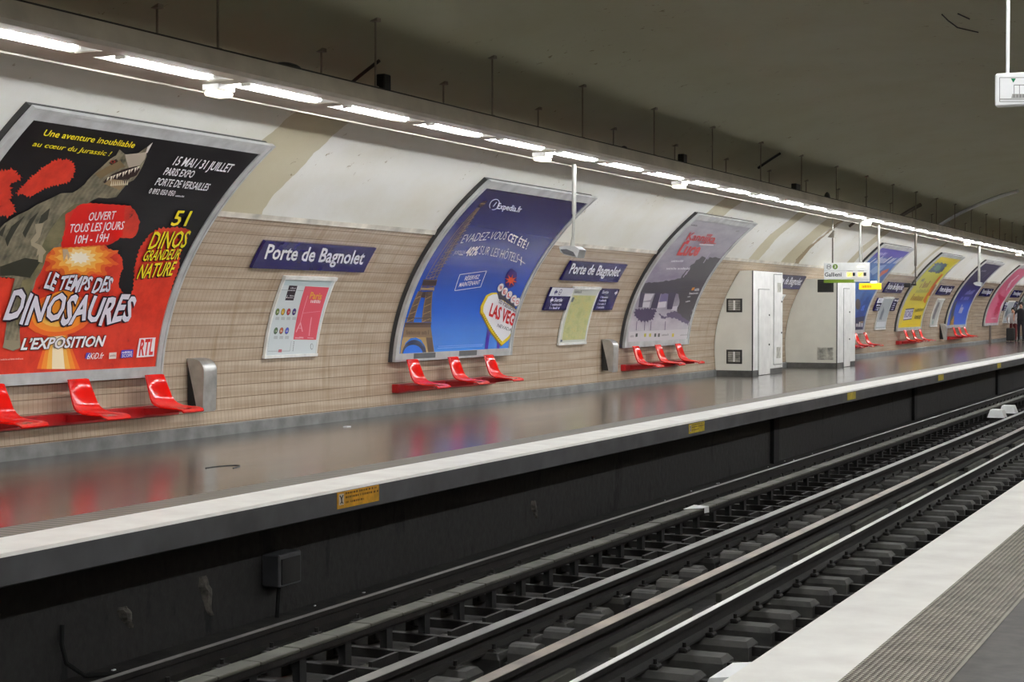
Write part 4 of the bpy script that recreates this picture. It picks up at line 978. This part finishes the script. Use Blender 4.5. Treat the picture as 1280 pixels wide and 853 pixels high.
# ------------------------------------------------------------------ hanging signs and poles
def on_y(px, py, y):
    d = ray(px, py); k = y / d[1]; return (d[0] * k, EYE + d[2] * k)
t = thing('destination_board', 'white hanging board reading Gallieni above the far platform', 'sign', (-9.29, 39.22, 2.15)); yb = 39.22
mb = MB(); mb.box(-9.82, -8.76, yb, yb + .14, 2.215, 2.61, M['panel_white'], .008); mb.build('case', t)
mb = MB(); mb.box(-9.82, -9.10, yb - .004, yb + .14, 2.14, 2.213, mat('olive_green_band', (120, 150, 40), .4)); mb.build('green_band', t)
mb = MB(); mb.box(-9.10, -8.76, yb - .002, yb + .14, 2.165, 2.213, M['panel_white']); mb.build('corner_case', t)
G = mat('green_roundel', (104, 138, 44), .4); BK = ink((58, 62, 66)); LED = emit('amber_figures', (255, 214, 90), 2.2); LEDW = emit('pale_yellow_figures', (255, 244, 190), 1.6)
class Flat(Art):
    """print on an upright board that faces back along the platform: coordinates are (x, z)"""
    def build(s, name, parent, y):
        mb = MB(); mb.mats = s.mats; mb.v = [(p[0], y - .0015 * (1 + p[2]), p[1]) for p in s.v]; mb.f = list(s.f); mb.m = list(s.m); return mb.build(name, parent)
ID = lambda p: p
a = Flat(None, 0)
for c_, r_, m_, l_ in (((-9.70, 2.52), .062, BK, 0), ((-9.70, 2.52), .054, ink((226, 228, 228)), 1), ((-9.55, 2.52), .062, G, 0)): a.ell(c_, r_, r_, m_, l_, ID, 24)
a.text('M', (-9.733, 2.492), (-9.667, 2.492), (-9.733, 2.548), BK, 2, ID); a.text('3', (-9.572, 2.49), (-9.528, 2.49), (-9.572, 2.552), M['white_ink'], 1, ID, .02)
a.text('Gallieni', (-9.80, 2.292), (-9.40, 2.292), (-9.80, 2.382), BK, 0, ID, .02)
a.line((-9.82, 2.425), (-8.78, 2.425), .006, ink((190, 194, 196)), 0, ID)
a.build('lettering', t, yb)
a = Flat(None, 0)
for x in (-9.27, -9.01): a.poly([(x, 2.285), (x + .12, 2.285), (x + .12, 2.38), (x, 2.38)], LED, 0, ID); a.poly([(x + .13, 2.30), (x + .195, 2.30), (x + .195, 2.375), (x + .13, 2.375)], BK, 0, ID); a.line((x + .03, 2.30), (x + .09, 2.36), .02, BK, 1, ID); a.scrib((x, 2.41), (x + .14, 2.41), (x, 2.425), 6, BK, 1, ID)
a.scrib((-9.03, 2.50), (-8.85, 2.50), (-9.03, 2.545), 6, LEDW, 0, ID)
a.build('display', t, yb)
mb = MB(); mb.tube([(-8.98, yb + .07, 2.61), (-8.98, yb + .07, 3.56)], .026, M['pole'], 8); mb.tube([(-8.93, yb + .07, 2.61), (-8.93, yb + .07, 3.05)], .012, M['pole'], 6); mb.build('hanger_rod', t)
mb = MB(); xr = -9.63; zt = EZ + EB * math.sqrt(1 - ((xr - CX) / EA) ** 2); mb.tube([(xr, yb + .07, 2.61), (xr, yb + .07, 3.2)], .018, M['pole_dark'], 8); mb.prism([(xr - .11, 3.22), (xr + .04, 3.20), (xr + .05, 3.37), (xr + .03, 3.38)], yb + .02, yb + .12, M['rod']); mb.tube([(xr, yb + .07, 3.2), (xr, yb + .07, zt + .02)], .012, M['pole'], 6); mb.build('hanger_rod', t)

t = thing('hanging_sign', 'yellow lit sign hanging just behind the destination board', 'sign', (-9.1, 40.85, 2.0)); yb = 40.85
mb = MB(); mb.box(-9.36, -8.83, yb, yb + .10, 1.995, 2.15, emit('yellow_lit_panel', (248, 206, 30), .75), .012); mb.build('panel', t)
a = Flat(None, 0); a.scrib((-9.28, 2.04), (-9.05, 2.04), (-9.28, 2.12), 6, ink((180, 130, 30)), 0, ID); a.build('lettering', t, yb)
mb = MB(); mb.box(-9.08, -8.94, yb + .0, yb + .1, 2.15, 2.20, M['emergency'], .01); mb.build('lamp', t)
mb = MB(); mb.tube([(-8.89, yb + .05, 2.15), (-8.89, yb + .05, 3.56)], .026, M['pole'], 8); mb.build('hanger_rod', t)

t = thing('hanging_mirror', 'grey wedge-shaped camera housing on a white pole beside the blue holiday poster', 'camera', (-9.02, 21.74, 2.3)); y = 21.74
mb = MB(); mb.tube([(-8.985, y, 3.56), (-8.985, y, 2.86)], .032, M['pole'], 10); mb.tube([(-8.985, y, 2.88), (-9.0, y, 2.52)], .022, M['pole'], 8); mb.tube([(-9.0, y, 2.54), (-9.01, y, 2.40)], [.024, .038], M['pole'], 8); mb.build('pole', t, smooth=True)
mb = MB(); P = [(-9.175, 2.405), (-9.155, 2.33), (-9.09, 2.29), (-8.90, 2.245), (-8.865, 2.36), (-8.93, 2.405), (-9.04, 2.418)]; mb.prism(P, y - .09, y + .16, M['alu']); h = mb.build('housing', t)
mb = MB(); P = [(-9.15, 2.365), (-9.10, 2.305), (-8.915, 2.262), (-8.96, 2.33), (-9.06, 2.37)]; mb.prism(P, y - .105, y - .09, mat('dark_lens_glass', (86, 88, 92), .15)); mb.build('glass', h)
t = thing('hanging_camera', 'small black camera on a brown pole left of the yellow poster', 'camera', (-9.0, 45.74, 2.15)); y = 45.74
mb = MB(); mb.tube([(-8.95, y, 3.56), (-8.95, y, 2.68)], .034, M['pole_dark'], 8); mb.tube([(-8.95, y, 2.7), (-8.95, y, 2.18)], .02, M['pole_dark'], 8); mb.build('pole', t)
mb = MB(); mb.box(-9.24, -9.06, y - .12, y + .12, 2.10, 2.22, M['bag'], .02); mb.box(-9.08, -8.93, y - .03, y + .03, 2.15, 2.20, M['bag']); mb.build('housing', t)
t = thing('hanging_camera', 'small camera on a white pole in front of the night-blue poster', 'camera', (-8.96, 56.26, 2.3)); y = 56.26
mb = MB(); mb.tube([(-8.95, y, 3.56), (-8.95, y, 2.35)], .04, M['pole'], 8); mb.build('pole', t)
mb = MB(); mb.prism([(-9.12, 2.36), (-9.02, 2.40), (-8.84, 2.37), (-8.86, 2.25), (-9.05, 2.28)], y - .1, y + .15, M['alu']); mb.build('housing', t)

t = thing('train_marker_sign', 'white sign with green triangle hanging at the upper right, near the camera', 'sign', (-1.2, 8.61, 2.55)); yb = 8.61
x0, z0 = on_y(1243.5, 133.5, yb); x1, z1 = on_y(1243.5, 92, yb)
mb = MB(); mb.box(x0, x0 + .46, yb, yb + .06, z0, z1, M['panel_white'], .008); mb.build('case', t)
a = Flat(None, 0); PXS = lambda p: on_y(920 + p[0] / 3.5556, p[1] / 3.5556, yb); gl = ink((120, 122, 120))
q = [(1172, 345), (1560, 345), (1560, 452), (1172, 452)]
for i in range(4): a.line(q[i], q[(i + 1) % 4], 2.5, gl, 0, PXS)
a.line((1172, 441), (1560, 441), 4, ink((150, 150, 148)), 0, PXS); a.poly([(1222, 349), (1244, 349), (1233, 368)], ink((24, 130, 84)), 0, PXS)
a.line((1236, 378), (1560, 378), 3, gl, 0, PXS); a.line((1236, 378), (1236, 418), 2.5, gl, 0, PXS); a.line((1260, 378), (1260, 418), 2.5, gl, 0, PXS); a.poly([(1224, 436), (1228, 418), (1560, 418), (1560, 436)], ink((164, 164, 160)), 0, PXS)
for x in range(1236, 1560, 14): a.line((x, 420), (x, 434), 4, ink((120, 120, 118)), 1, PXS)
a.build('printed_panel', t, yb)
xr = on_y(1259, 0, yb)[0]; mb = MB(); mb.tube([(xr, yb + .03, z1), (xr, yb + .03, 3.54)], .009, M['panel_white'], 8); mb.build('hanger_rod', t)

# ------------------------------------------------------------------ tracks
RZ = -.82                                     # rail tops
def rail(x, label, head, hw=.035, group='running rails', name='rail', hh=.0):
    t = thing(name, label, 'rail', (x, 0, RZ - .15), group); z = RZ + hh
    mb = MB(); P = [(-.07, z - .15), (.07, z - .15), (.07, z - .135), (.012, z - .115), (.010, z - .045), (hw, z - .036), (hw, z - .001), (-hw, z - .001), (-hw, z - .036), (-.010, z - .045), (-.012, z - .115), (-.07, z - .135)]
    mb.prism([(x + a, b) for a, b in P], Y0, Y1, M['rust']); mb.build('web', t)
    mb = MB(); mb.box(x - hw + .004, x + hw - .004, Y0, Y1, z - .002, z + .002, head); tag(mb.build('running_surface', t), 'bright worn running surface'); return t
rail(-6.80, 'far rail of the far track, thin grey line below the platform wall', M['dull_head'], .03)
rail(-5.295, 'near rail of the far track, broad dull grey head', M['steel'], .055)
rail(-4.05, 'brightly polished rail nearest the near platform', M['polished'], .03)
rail(-2.60, 'rail of the near track hidden under the white platform edge', M['polished'], .036)
tr = rail(-4.57, 'power rail with brownish head between the two tracks', mat('brownish_rail_head', (128, 114, 99), .36, .9, var=.35, scale=2.0), .056, 'power rail', 'power_rail', .01)
mb = MB(); y = 6.4; gb = None
while y < 62:
    if gb is None:
        m_ = MB(); m_.box(-4.46, -4.40, y, y + 1.75, RZ - .20, RZ - .12, M['plank'], .006); m_.box(-4.47, -4.34, y, y + 1.75, RZ - .235, RZ - .205, M['plank'], .006); gb = m_.build('guard_board', tr); gy = y
    else:
        c = gb.copy(); COL.objects.link(c); c.location = (0, y - gy, 0)
    y += 2.54
# cable trough with short covers between the far rails
t = thing('cable_trough', 'low trough of short dusty grey covers between the far rails', 'cable trough', (-6.27, 0, RZ - .1), None)
mb = MB(); mb.box(-6.335, -6.20, Y0, Y1, RZ - .075, RZ - .028, M['rust']); mb.box(-6.31, -6.225, Y0, Y1, RZ - .1, RZ - .07, M['black']); mb.build('channel', t)
first = None; y = 6.0; k = 0
while y < 54:
    if first is None: mb = MB(); mb.box(-6.345, -6.19, y + .006, y + .494, RZ - .028, RZ - .002, M['plank'], .006); first = mb.build('cover', t); fy = y
    else: c = first.copy(); COL.objects.link(c); c.location = (0, y - fy, random.uniform(-.004, .003))
    y += .5; k += 1
mb = MB(); mb.box(-6.345, -6.19, 54, Y1, RZ - .028, RZ - .002, M['plank']); tag(mb.build('cover', t), kind='stuff')
mb = MB(); y = 6.27
while y < 56: mb.box(-6.30, -6.24, y, y + .09, TB, RZ - .1, M['black']); y += .6325
tag(mb.build('support', t), kind='stuff')

# twin-block sleepers under both tracks
def block(mb, x0, x1, y, zt, w2=.13):
    mb.grid([[(x0, y - w2, TB), (x1, y - w2, TB), (x1, y + w2, TB), (x0, y + w2, TB)], [(x0, y - w2, zt - .04), (x1, y - w2, zt - .04), (x1, y + w2, zt - .04), (x0, y + w2, zt - .04)], [(x0 + .02, y - w2 + .04, zt), (x1 - .03, y - w2 + .04, zt), (x1 - .03, y + w2 - .04, zt), (x0 + .02, y + w2 - .04, zt)]], M['sleeper'], closed=True)
    mb.face([(x0 + .02, y - w2 + .04, zt), (x1 - .03, y - w2 + .04, zt), (x1 - .03, y + w2 - .04, zt), (x0 + .02, y + w2 - .04, zt)], M['sleeper'])
def clips(mb, x, y, s):
    mb.box(x + s * .095 - .035, x + s * .095 + .035, y - .055, y + .055, RZ - .16, RZ - .12, M['rust'], .012); mb.tube([(x + s * .095, y, RZ - .12), (x + s * .095, y, RZ - .085)], .016, M['rust'], 6)
def sleeper(y, xa, xb, label, group, ext, hb, dome=True):
    t = thing('sleeper', label, 'sleeper', ((xa + xb) / 2, y, TB), group)
    for x, e0, e1 in ((xa, .30, .26), (xb, .24, ext)):
        mb = MB(); block(mb, x - e0, x + (.2 if ext > .4 and x == xb else e1), y, hb)
        if dome and ext > .4 and x == xb:
            P = [(-.105, TB), (-.105, RZ - .12), (-.08, RZ - .075), (-.04, RZ - .06), (.04, RZ - .06), (.08, RZ - .075), (.105, RZ - .12), (.105, TB)]
            mb.prism([(y + a, z) for a, z in P], x + .25, x + ext - .01, M['sleeper'], 'x'); mb.box(x + .15, x + .3, y - .08, y + .08, TB, RZ - .2, M['sleeper'])
        b = mb.build('concrete_block', t)
        for s_ in (-1, 1): mb = MB(); clips(mb, x, y, s_); mb.build('rail_clip', b)
    mb = MB(); mb.box(xa + .2, xb - .2, y - .03, y + .03, TB + .03, TB + .1, M['rust']); mb.build('tie_bar', t); return t
s1 = None; k = 0; y = 6.0
while y < 58:
    if s1 is None:
        s1 = sleeper(y, -6.80, -5.295, 'dark concrete twin-block sleeper under the far track', 'sleepers of the far track', .47, RZ - .135); s2 = sleeper(y, -4.05, -2.60, 'dark concrete twin-block sleeper under the near track', 'sleepers of the near track', .25, RZ - .155)
        # the near track's blocks reach out between its rails
        blk = [c for c in s2.children if c.name.startswith('concrete_block')][0]
        for v in blk.data.vertices:
            if v.co.x > -.6: v.co.x += .17
        sy = y
    else:
        c = copy_tree(s2); c.location = (-3.325, y, TB)
        if k == 3: s3 = sleeper(y, -6.80, -5.295, 'dark concrete twin-block sleeper under the far track', 'sleepers of the far track', .25, RZ - .135)
        else: c = copy_tree(s3 if k % 4 == 3 else s1); c.location = (-6.0475, y, TB)
    y += .6325; k += 1
mb = MB(); y = 6.3
for k in range(72):                           # little junction pieces and cross bars between trough and rail
    yy = 6.3 + .6325 * k
    if 39 < yy < 43: continue
    mb.box(-6.1, -5.55, yy - .06, yy + .02, TB, TB + .05, M['plank'] if k % 2 else M['sleeper']); mb.box(-5.95, -5.92, yy - .2, yy + .2, TB, TB + .12, M['rust'])
tag(mb.build('track_debris'), 'dusty bars and scraps lying between trough and grey rail', 'debris', None, 'stuff')
ch0 = None
for k in range(21):                           # insulators that carry the power rail
    yy = 6.0 + .6325 * (4 * k + 3)
    if ch0 is None:
        ch0 = thing('rail_insulator', 'dark round insulator under the power rail', 'insulator', (-4.62, yy, TB), 'insulators of the power rail'); iy = yy
        mb = MB(); mb.box(-4.82, -4.45, yy - .14, yy + .14, TB, TB + .06, M['rust']); mb.build('base', ch0)
        mb = MB(); mb.tube([(-4.62, yy, TB + .06), (-4.62, yy, TB + .09), (-4.62, yy, TB + .12), (-4.62, yy, RZ - .14)], [.10, .085, .06, .07], M['rust'], 14); mb.build('body', ch0, smooth=True)
    else: c = copy_tree(ch0); c.location = (-4.62, yy, TB)

# ------------------------------------------------------------------ small things on and under the platform
def sticker(y0, y1, z0, z1, label, c, detail):
    t = thing('warning_sticker', label, 'sticker', (-7.277, (y0 + y1) / 2, z0), 'warning stickers on the platform edge')
    mb = MB(); mb.box(-7.278, -7.274, y0, y1, z0, z1, mat('yellow_sticker', c, .5, var=.15, scale=9.0)); mb.build('plate', t)
    if detail:
        mb = MB(); X = -7.2735; W = ink((216, 206, 190)); D = ink((120, 82, 30)); B = ink((40, 34, 36)); y_ = lambda u: y0 + (y1 - y0) * u; z_ = lambda v: z0 + (z1 - z0) * v
        def q(u0, u1, v0, v1, m, l=0): mb.face([(X + l * .0006, y_(u0), z_(v0)), (X + l * .0006, y_(u1), z_(v0)), (X + l * .0006, y_(u1), z_(v1)), (X + l * .0006, y_(u0), z_(v1))], m)
        q(.04, .15, .22, .88, W)
        def ln(p, r): 
            u, v = p; a, b = r; mb.face([(X + .001, y_(u - .012), z_(v)), (X + .001, y_(u + .012), z_(v)), (X + .001, y_(a + .012), z_(b)), (X + .001, y_(a - .012), z_(b))], B)
        for p, r in (((.06, .8), (.10, .55)), ((.13, .8), (.09, .55)), ((.095, .62), (.10, .42)), ((.10, .42), (.07, .28)), ((.10, .42), (.13, .28))): ln(p, r)
        rnd = random.Random(5)
        for v in (.80, .56, .26):
            u = .19
            while u < (.62 if v < .5 else .94): w_ = rnd.uniform(.015, .05); q(u, u + w_, v, v + .12, D); u += w_ + .012 + (.02 if rnd.random() < .2 else 0)
        mb.build('lettering', t)
sticker(12.34, 13.07, -.165, -.022, 'orange-yellow warning sticker with white pictogram, nearest the camera', (226, 166, 40), True)
sticker(21.68, 22.36, -.16, -.03, 'yellow warning sticker second from the left on the platform edge', (222, 196, 40), True)
for y, lab in ((30.85, 'third yellow sticker from the left on the platform edge, below the first cabinet'), (39.95, 'fourth yellow sticker from the left on the platform edge'), (49.0, 'farthest yellow sticker on the platform edge')): sticker(y, y + .68, -.165, -.03, lab, (206, 186, 44), False)

t = thing('junction_box', 'dark grey box fixed low on the wall under the platform', 'box', (-7.92, 12.4, -.9)); mb = MB()
mb.box(-7.918, -7.74, 12.16, 12.52, -.84, -.56, M['fascia'], .012); mb.build('case', t); mb = MB(); mb.box(-7.745, -7.73, 12.19, 12.49, -.82, -.60, M['dark'], .004); mb.build('lid', t); mb = MB(); mb.tube([(-7.83, 12.3, -.84), (-7.84, 12.28, TB)], .02, M['black'], 6); mb.build('conduit', t)
mb = MB(); pts = [(-7.90, 9.55, -.72), (-7.88, 9.52, -.85), (-7.84, 9.52, -.98), (-7.74, 9.6, -1.08), (-7.5, 9.95, -1.10), (-7.3, 10.5, -1.10), (-7.1, 10.9, -1.10), (-6.95, 11.05, -1.11)]; mb.tube(pts, .018, M['black'], 8)
tag(mb.build('cable', smooth=True), 'black cable looping from the platform wall onto the track bed', 'cable')
st = mat('lime_stain_crust', (74, 70, 64), .7, var=.5, scale=16.0, bump=1.0); rs = random.Random(4)
for i, (y, z, h, lab) in enumerate(((11.3, -.62, .34, 'long pale seepage crust on the wall under the dinosaur poster'), (10.25, -.70, .18, 'dark seepage patch left of the long pale crust'), (17.9, -.70, .22, 'dark seepage streak on the platform wall below the blue holiday poster'))):
    mb = MB(); n = 9; rows = []
    for k in range(n):
        f = k / (n - 1); wd = (.06 + .07 * math.sin(f * 3)) * (1 - .6 * f); c = y + .1 * f + rs.uniform(-.015, .015)
        rows.append([(NF - SET - .01, c - wd, z - h * f), (NF - SET + .03 * math.sin(PI * min(1, f + .15)) + rs.uniform(0, .012), c - wd * .3, z - h * f), (NF - SET + .022, c + wd * .4, z - h * f), (NF - SET - .01, c + wd, z - h * f)])
    mb.grid(rows, st); tag(mb.build('seepage_crust'), lab, 'stain')
mb = MB(); mb.grid([[(-6.36, 18.75, RZ + .004), (-6.18, 18.95, RZ + .004)], [(-6.36, 19.15, RZ + .012), (-6.175, 19.15, RZ + .006)]], M['panel_white']); mb.grid([[(-6.175, 18.98, RZ + .006), (-6.175, 18.98, RZ - .06)], [(-6.175, 19.15, RZ + .006), (-6.17, 19.15, RZ - .07)]], M['panel_white']); mb.grid([[(-6.36, 18.75, RZ + .001), (-6.18, 18.95, RZ + .001)], [(-6.36, 19.15, RZ + .003), (-6.175, 19.15, RZ + .003)]], M['panel_white'])
tag(mb.build('paper_scrap'), 'white folded paper lying on the grey trough covers', 'paper')
for y, lab in ((39.7, 'left white trapezoid box between the far rails'), (41.5, 'right white trapezoid box between the far rails')):
    mb = MB(); mb.grid([[(-6.12, y, RZ - .16), (-5.74, y, RZ - .16), (-5.74, y + .5, RZ - .16), (-6.12, y + .5, RZ - .16)], [(-6.06, y + .06, RZ + .02), (-5.80, y + .06, RZ + .02), (-5.80, y + .44, RZ + .02), (-6.06, y + .44, RZ + .02)]], M['panel_white'], closed=True); mb.face([(-6.06, y + .06, RZ + .02), (-5.80, y + .06, RZ + .02), (-5.80, y + .44, RZ + .02), (-6.06, y + .44, RZ + .02)], M['panel_white'])
    mb.box(-6.08, -5.78, y + .05, y + .45, TB, RZ - .16, M['dark']); tag(mb.build('track_box'), lab, 'box', 'white boxes between the rails')
mb = MB(); mb.prism([(-2.33, -.16), (-2.30, -.10), (-2.10, -.075), (-2.09, -.17)], 7.15, 7.5, M['panel_white']); tag(mb.build('edge_bracket'), 'small white bracket under the near platform edge at the bottom', 'bracket')
rs = random.Random(11); mb = MB()
for i in range(70):
    y = 9 + 30 * rs.random() ** 1.5; x = rs.uniform(-7.85, -6.95); s = rs.uniform(.008, .02); mb.box(x, x + s, y, y + s * 2, TB, TB + .008, M['panel_white'])
tag(mb.build('litter'), 'specks of pale litter along the foot of the platform wall', 'litter', None, 'stuff')
for x, y, lab in ((-11.05, 18.9, 'small white crumb on the platform below the blue holiday poster'), ): mb = MB(); mb.prism([(x, y), (x + .05, y + .02), (x + .06, y + .10), (x + .01, y + .08)], 0, .012, M['panel_white'], 'z'); tag(mb.build('litter'), lab, 'litter')
mb = MB(); cc = [(-9.3 + .12 * math.cos(q), 13.55 + .30 * math.sin(q), .003) for q in [PI * i / 10 + .2 for i in range(11)]]; mb.tube(cc, .006, M['bag'], 5); tag(mb.build('cable_tie'), 'thin dark curl lying on the shiny platform floor', 'litter')
# post under the pink poster
mb = MB(); x = wx(.4)[0] + .16; mb.tube([(x, 75.7, 0), (x, 75.7, .78)], .045, M['pole_dark'], 8); mb.box(x - .08, x + .08, 75.62, 75.78, 0, .02, M['pole_dark']); tag(mb.build('post'), 'thin grey post standing under the pink poster', 'post')

# ------------------------------------------------------------------ things on the vault and on top of the light beam
def conduit(p0, p1, r, label, m):
    a, b = ws(*p0, .05), ws(*p1, .05); mb = MB(); pts = []
    for i in range(9):
        f = i / 8; y = a[0] + (b[0] - a[0]) * f; s = a[1] + (b[1] - a[1]) * f; x, z = wx(s, .05); pts.append((x, y, z))
    mb.tube(pts, r, m, 8); tag(mb.build('conduit', smooth=True), label, 'conduit')
conduit((1168, 286), (1272, 239), .05, 'pale pipe crossing the vault at the far right', M['panel_white'])
conduit((1120, 274), (1151, 256), .05, 'short dark pipe on the vault above the far lamps', M['pole_dark'])
conduit((1062, 283), (1090, 262), .035, 'thin dark pipe on the vault left of the short dark pipe', M['pole_dark'])
conduit((440, 103), (474, 76), .02, 'thin broken cable on the dark vault above the beam', M['bag'])
conduit((948, 210), (975, 192), .025, 'short bent cable on the vault beside the hanger rods', M['bag'])
for (y, w_, h, lab, dome) in ((13.2, .20, .05, 'low dark dome lying on the near end of the light beam', 1), (15.02, .07, .17, 'small black box on the beam beside a hanger rod', 0), (24.4, .08, .14, 'small black box on the beam above the cabinets', 0), (21.9, .09, .05, 'flat dark clamp on the beam', 1), (33.4, .12, .13, 'dark round lamp with orange glint on the far beam', 1), (31.0, .16, .13, 'dark cluster on the beam among far hanger rods', 0)):
    mb = MB(); x = -8.30
    if dome: mb.grid([[(x + w_ * .5 * math.cos(q) * math.cos(e), y + w_ * math.sin(q) * math.cos(e), 3.75 + h * math.sin(e)) for q in [2 * PI * i / 12 for i in range(12)]] for e in (0, .4, .8, 1.2, 1.5)], M['bag'], closed=True)
    else: mb.box(x - .05, x + .05, y - w_, y + w_, 3.75, 3.75 + h, M['bag'], .01)
    tag(mb.build('beam_fitting', smooth=bool(dome)), lab, 'fitting')
t = thing('cable_hook', 'thin bent wires hanging from the vault at the upper right', 'wire', (-3.5, 20, 4.95)); mb = MB()
zz = lambda x: EZ + EB * math.sqrt(1 - ((x - CX) / EA) ** 2)
d1 = [(-3.62, 20.0, zz(-3.62) - .02), (-3.62, 20.4, zz(-3.62) - .03), (-3.58, 20.8, zz(-3.58) - .05), (-3.4, 21.2, zz(-3.4) - .04)]; mb.tube(d1, .008, M['bag'], 6); mb.tube([(-3.42, 19.9, zz(-3.42) - .02), (-3.34, 20.2, zz(-3.34) - .03)], .008, M['bag'], 6); mb.build('wire', t)

# ------------------------------------------------------------------ travellers at the far right
def person(name_label, loc, joints, edges, radii, zones, hair_c, head):
    t = thing('person', name_label, 'person', loc)
    me = bpy.data.meshes.new('body'); me.from_pydata([Vector(j) for j in joints], edges, []); o = bpy.data.objects.new('body', me); COL.objects.link(o)
    sk = o.modifiers.new('skin', 'SKIN'); 
    for v, r in zip(me.skin_vertices[0].data, radii): v.radius = (r, r) if not isinstance(r, tuple) else r
    me.skin_vertices[0].data[0].use_root = True
    o.modifiers.new('sub', 'SUBSURF').levels = 2
    bpy.context.view_layer.update()
    nm = bpy.data.meshes.new_from_object(o.evaluated_get(bpy.context.evaluated_depsgraph_get()))
    bpy.data.objects.remove(o); nm.name = 'body'
    for m_, f in zones: nm.materials.append(m_)
    for p in nm.polygons:
        p.use_smooth = True
        for i, (m_, f) in enumerate(zones):
            if f(p.center): p.material_index = i
    b = bpy.data.objects.new('body', nm); COL.objects.link(b); b.parent = t
    mb = MB(); hx, hy, hz, hr = head; L = Vector(loc)
    mb.grid([[(hx + L.x + hr * 1.08 * math.cos(q) * math.cos(e) + .012, hy + L.y + hr * 1.12 * math.sin(q) * math.cos(e) + .02, hz + L.z + .02 + hr * 1.28 * math.sin(e)) for q in [2 * PI * i / 16 for i in range(16)]] for e in [-.5 + 2.05 * i / 8 for i in range(9)]], hair_c, closed=True); mb.build('hair', t, smooth=True)
    return t
SKN = mat('skin', (196, 148, 122), .5); DK = mat('black_coat_cloth', (24, 24, 28), .8); TR = mat('charcoal_trousers', (36, 36, 42), .8); WH = mat('white_shirt_cloth', (226, 222, 220), .8); RD = mat('dark_red_cloth', (110, 40, 44), .8); HR = mat('dark_brown_hair', (34, 26, 22), .6)
def figure(lean=0.0, face=-1, hand_l=(-.26, -.05, .82), hand_r=(.26, -.05, .82)):
    J = [(0, 0, .95), (0, lean * .3, 1.15), (0, lean * .7, 1.38), (0, lean, 1.50), (0, lean * 1.1, 1.58), (0, lean * 1.15 - .01, 1.66), (0, lean * 1.15, 1.74)]
    R = [(.165, .12), (.15, .11), (.18, .11), .058, .075, .095, .07]; E = [(0, 1), (1, 2), (2, 3), (3, 4), (4, 5), (5, 6)]
    for s, h in ((-1, hand_l), (1, hand_r)):
        a = len(J); sh = (s * .19, lean * .75, 1.42); el = ((sh[0] + h[0]) / 2 + s * .06, (sh[1] + h[1]) / 2 + .05, (sh[2] + h[2]) / 2)
        J += [sh, el, h]; R += [.06, .045, .035]; E += [(2, a), (a, a + 1), (a + 1, a + 2)]
        d = (Vector(h) - Vector(el)).normalized()
        for i in range(4):
            J.append(tuple(Vector(h) + d * .10 + Vector((0, -.035 + .024 * i, -.01 * abs(i - 1.5))))); R.append(.011); E.append((a + 2, len(J) - 1))
        J.append(tuple(Vector(h) + d * .05 + Vector((0, -.06, .01)))); R.append(.012); E.append((a + 2, len(J) - 1))
        a = len(J); J += [(s * .095, .0, .86), (s * .105, .01 - .04 * s, .48), (s * .11, .03 - .07 * s, .08), (s * .12, -.12 - .07 * s, .035)]; R += [.095, .066, .045, .04]; E += [(0, a), (a, a + 1), (a + 1, a + 2), (a + 2, a + 3)]
    J += [(0, lean * 1.15 - .115, 1.655)]; R += [.018]; E += [(5, len(J) - 1)]
    return J, E, R
J, E_, R = figure(-.02, hand_l=(-.30, -.16, 1.02), hand_r=(.22, -.12, .84))
person('person in black coat and dark trousers standing at the right edge', (-10.86, 80.2, 0), J, E_, R, [(SKN, lambda c: True), (DK, lambda c: .82 < c.z < 1.53 and abs(c.x) < .27), (TR, lambda c: c.z <= .9 and abs(c.x) < .2 and c.z > .09), (M['bag'], lambda c: c.z <= .09)], HR, (0, -.02, 1.68, .1))
J, E_, R = figure(-.14, hand_l=(-.20, -.30, .98), hand_r=(.18, -.28, .94))
J = [(x, y, z * .86) for x, y, z in J]
person('person in white top leaning over a black suitcase at the far right', (-11.30, 80.95, 0), J, E_, R, [(SKN, lambda c: True), (WH, lambda c: .80 < c.z < 1.31 and abs(c.x) < .24), (RD, lambda c: c.z <= .82 and c.z > .07 and abs(c.x) < .19), (M['bag'], lambda c: c.z <= .07)], HR, (0, -.16, 1.44, .095))
t = thing('suitcase', 'black upright suitcase beside the travellers', 'suitcase', (-11.25, 79.5, 0)); mb = MB(); mb.box(-11.40, -11.05, 79.35, 79.75, .05, .62, M['bag'], .03); mb.build('shell', t)
mb = MB(); mb.tube([(-11.32, 79.5, .6), (-11.32, 79.5, .86), (-11.14, 79.5, .86), (-11.14, 79.5, .6)], .012, M['rod'], 6); mb.build('handle', t)
for x, y in ((-11.36, 79.4), (-11.36, 79.7), (-11.1, 79.4), (-11.1, 79.7)): mb = MB(); mb.tube([(x, y - .02, .04), (x, y + .02, .04)], .04, M['rod'], 8); mb.build('wheel', t)
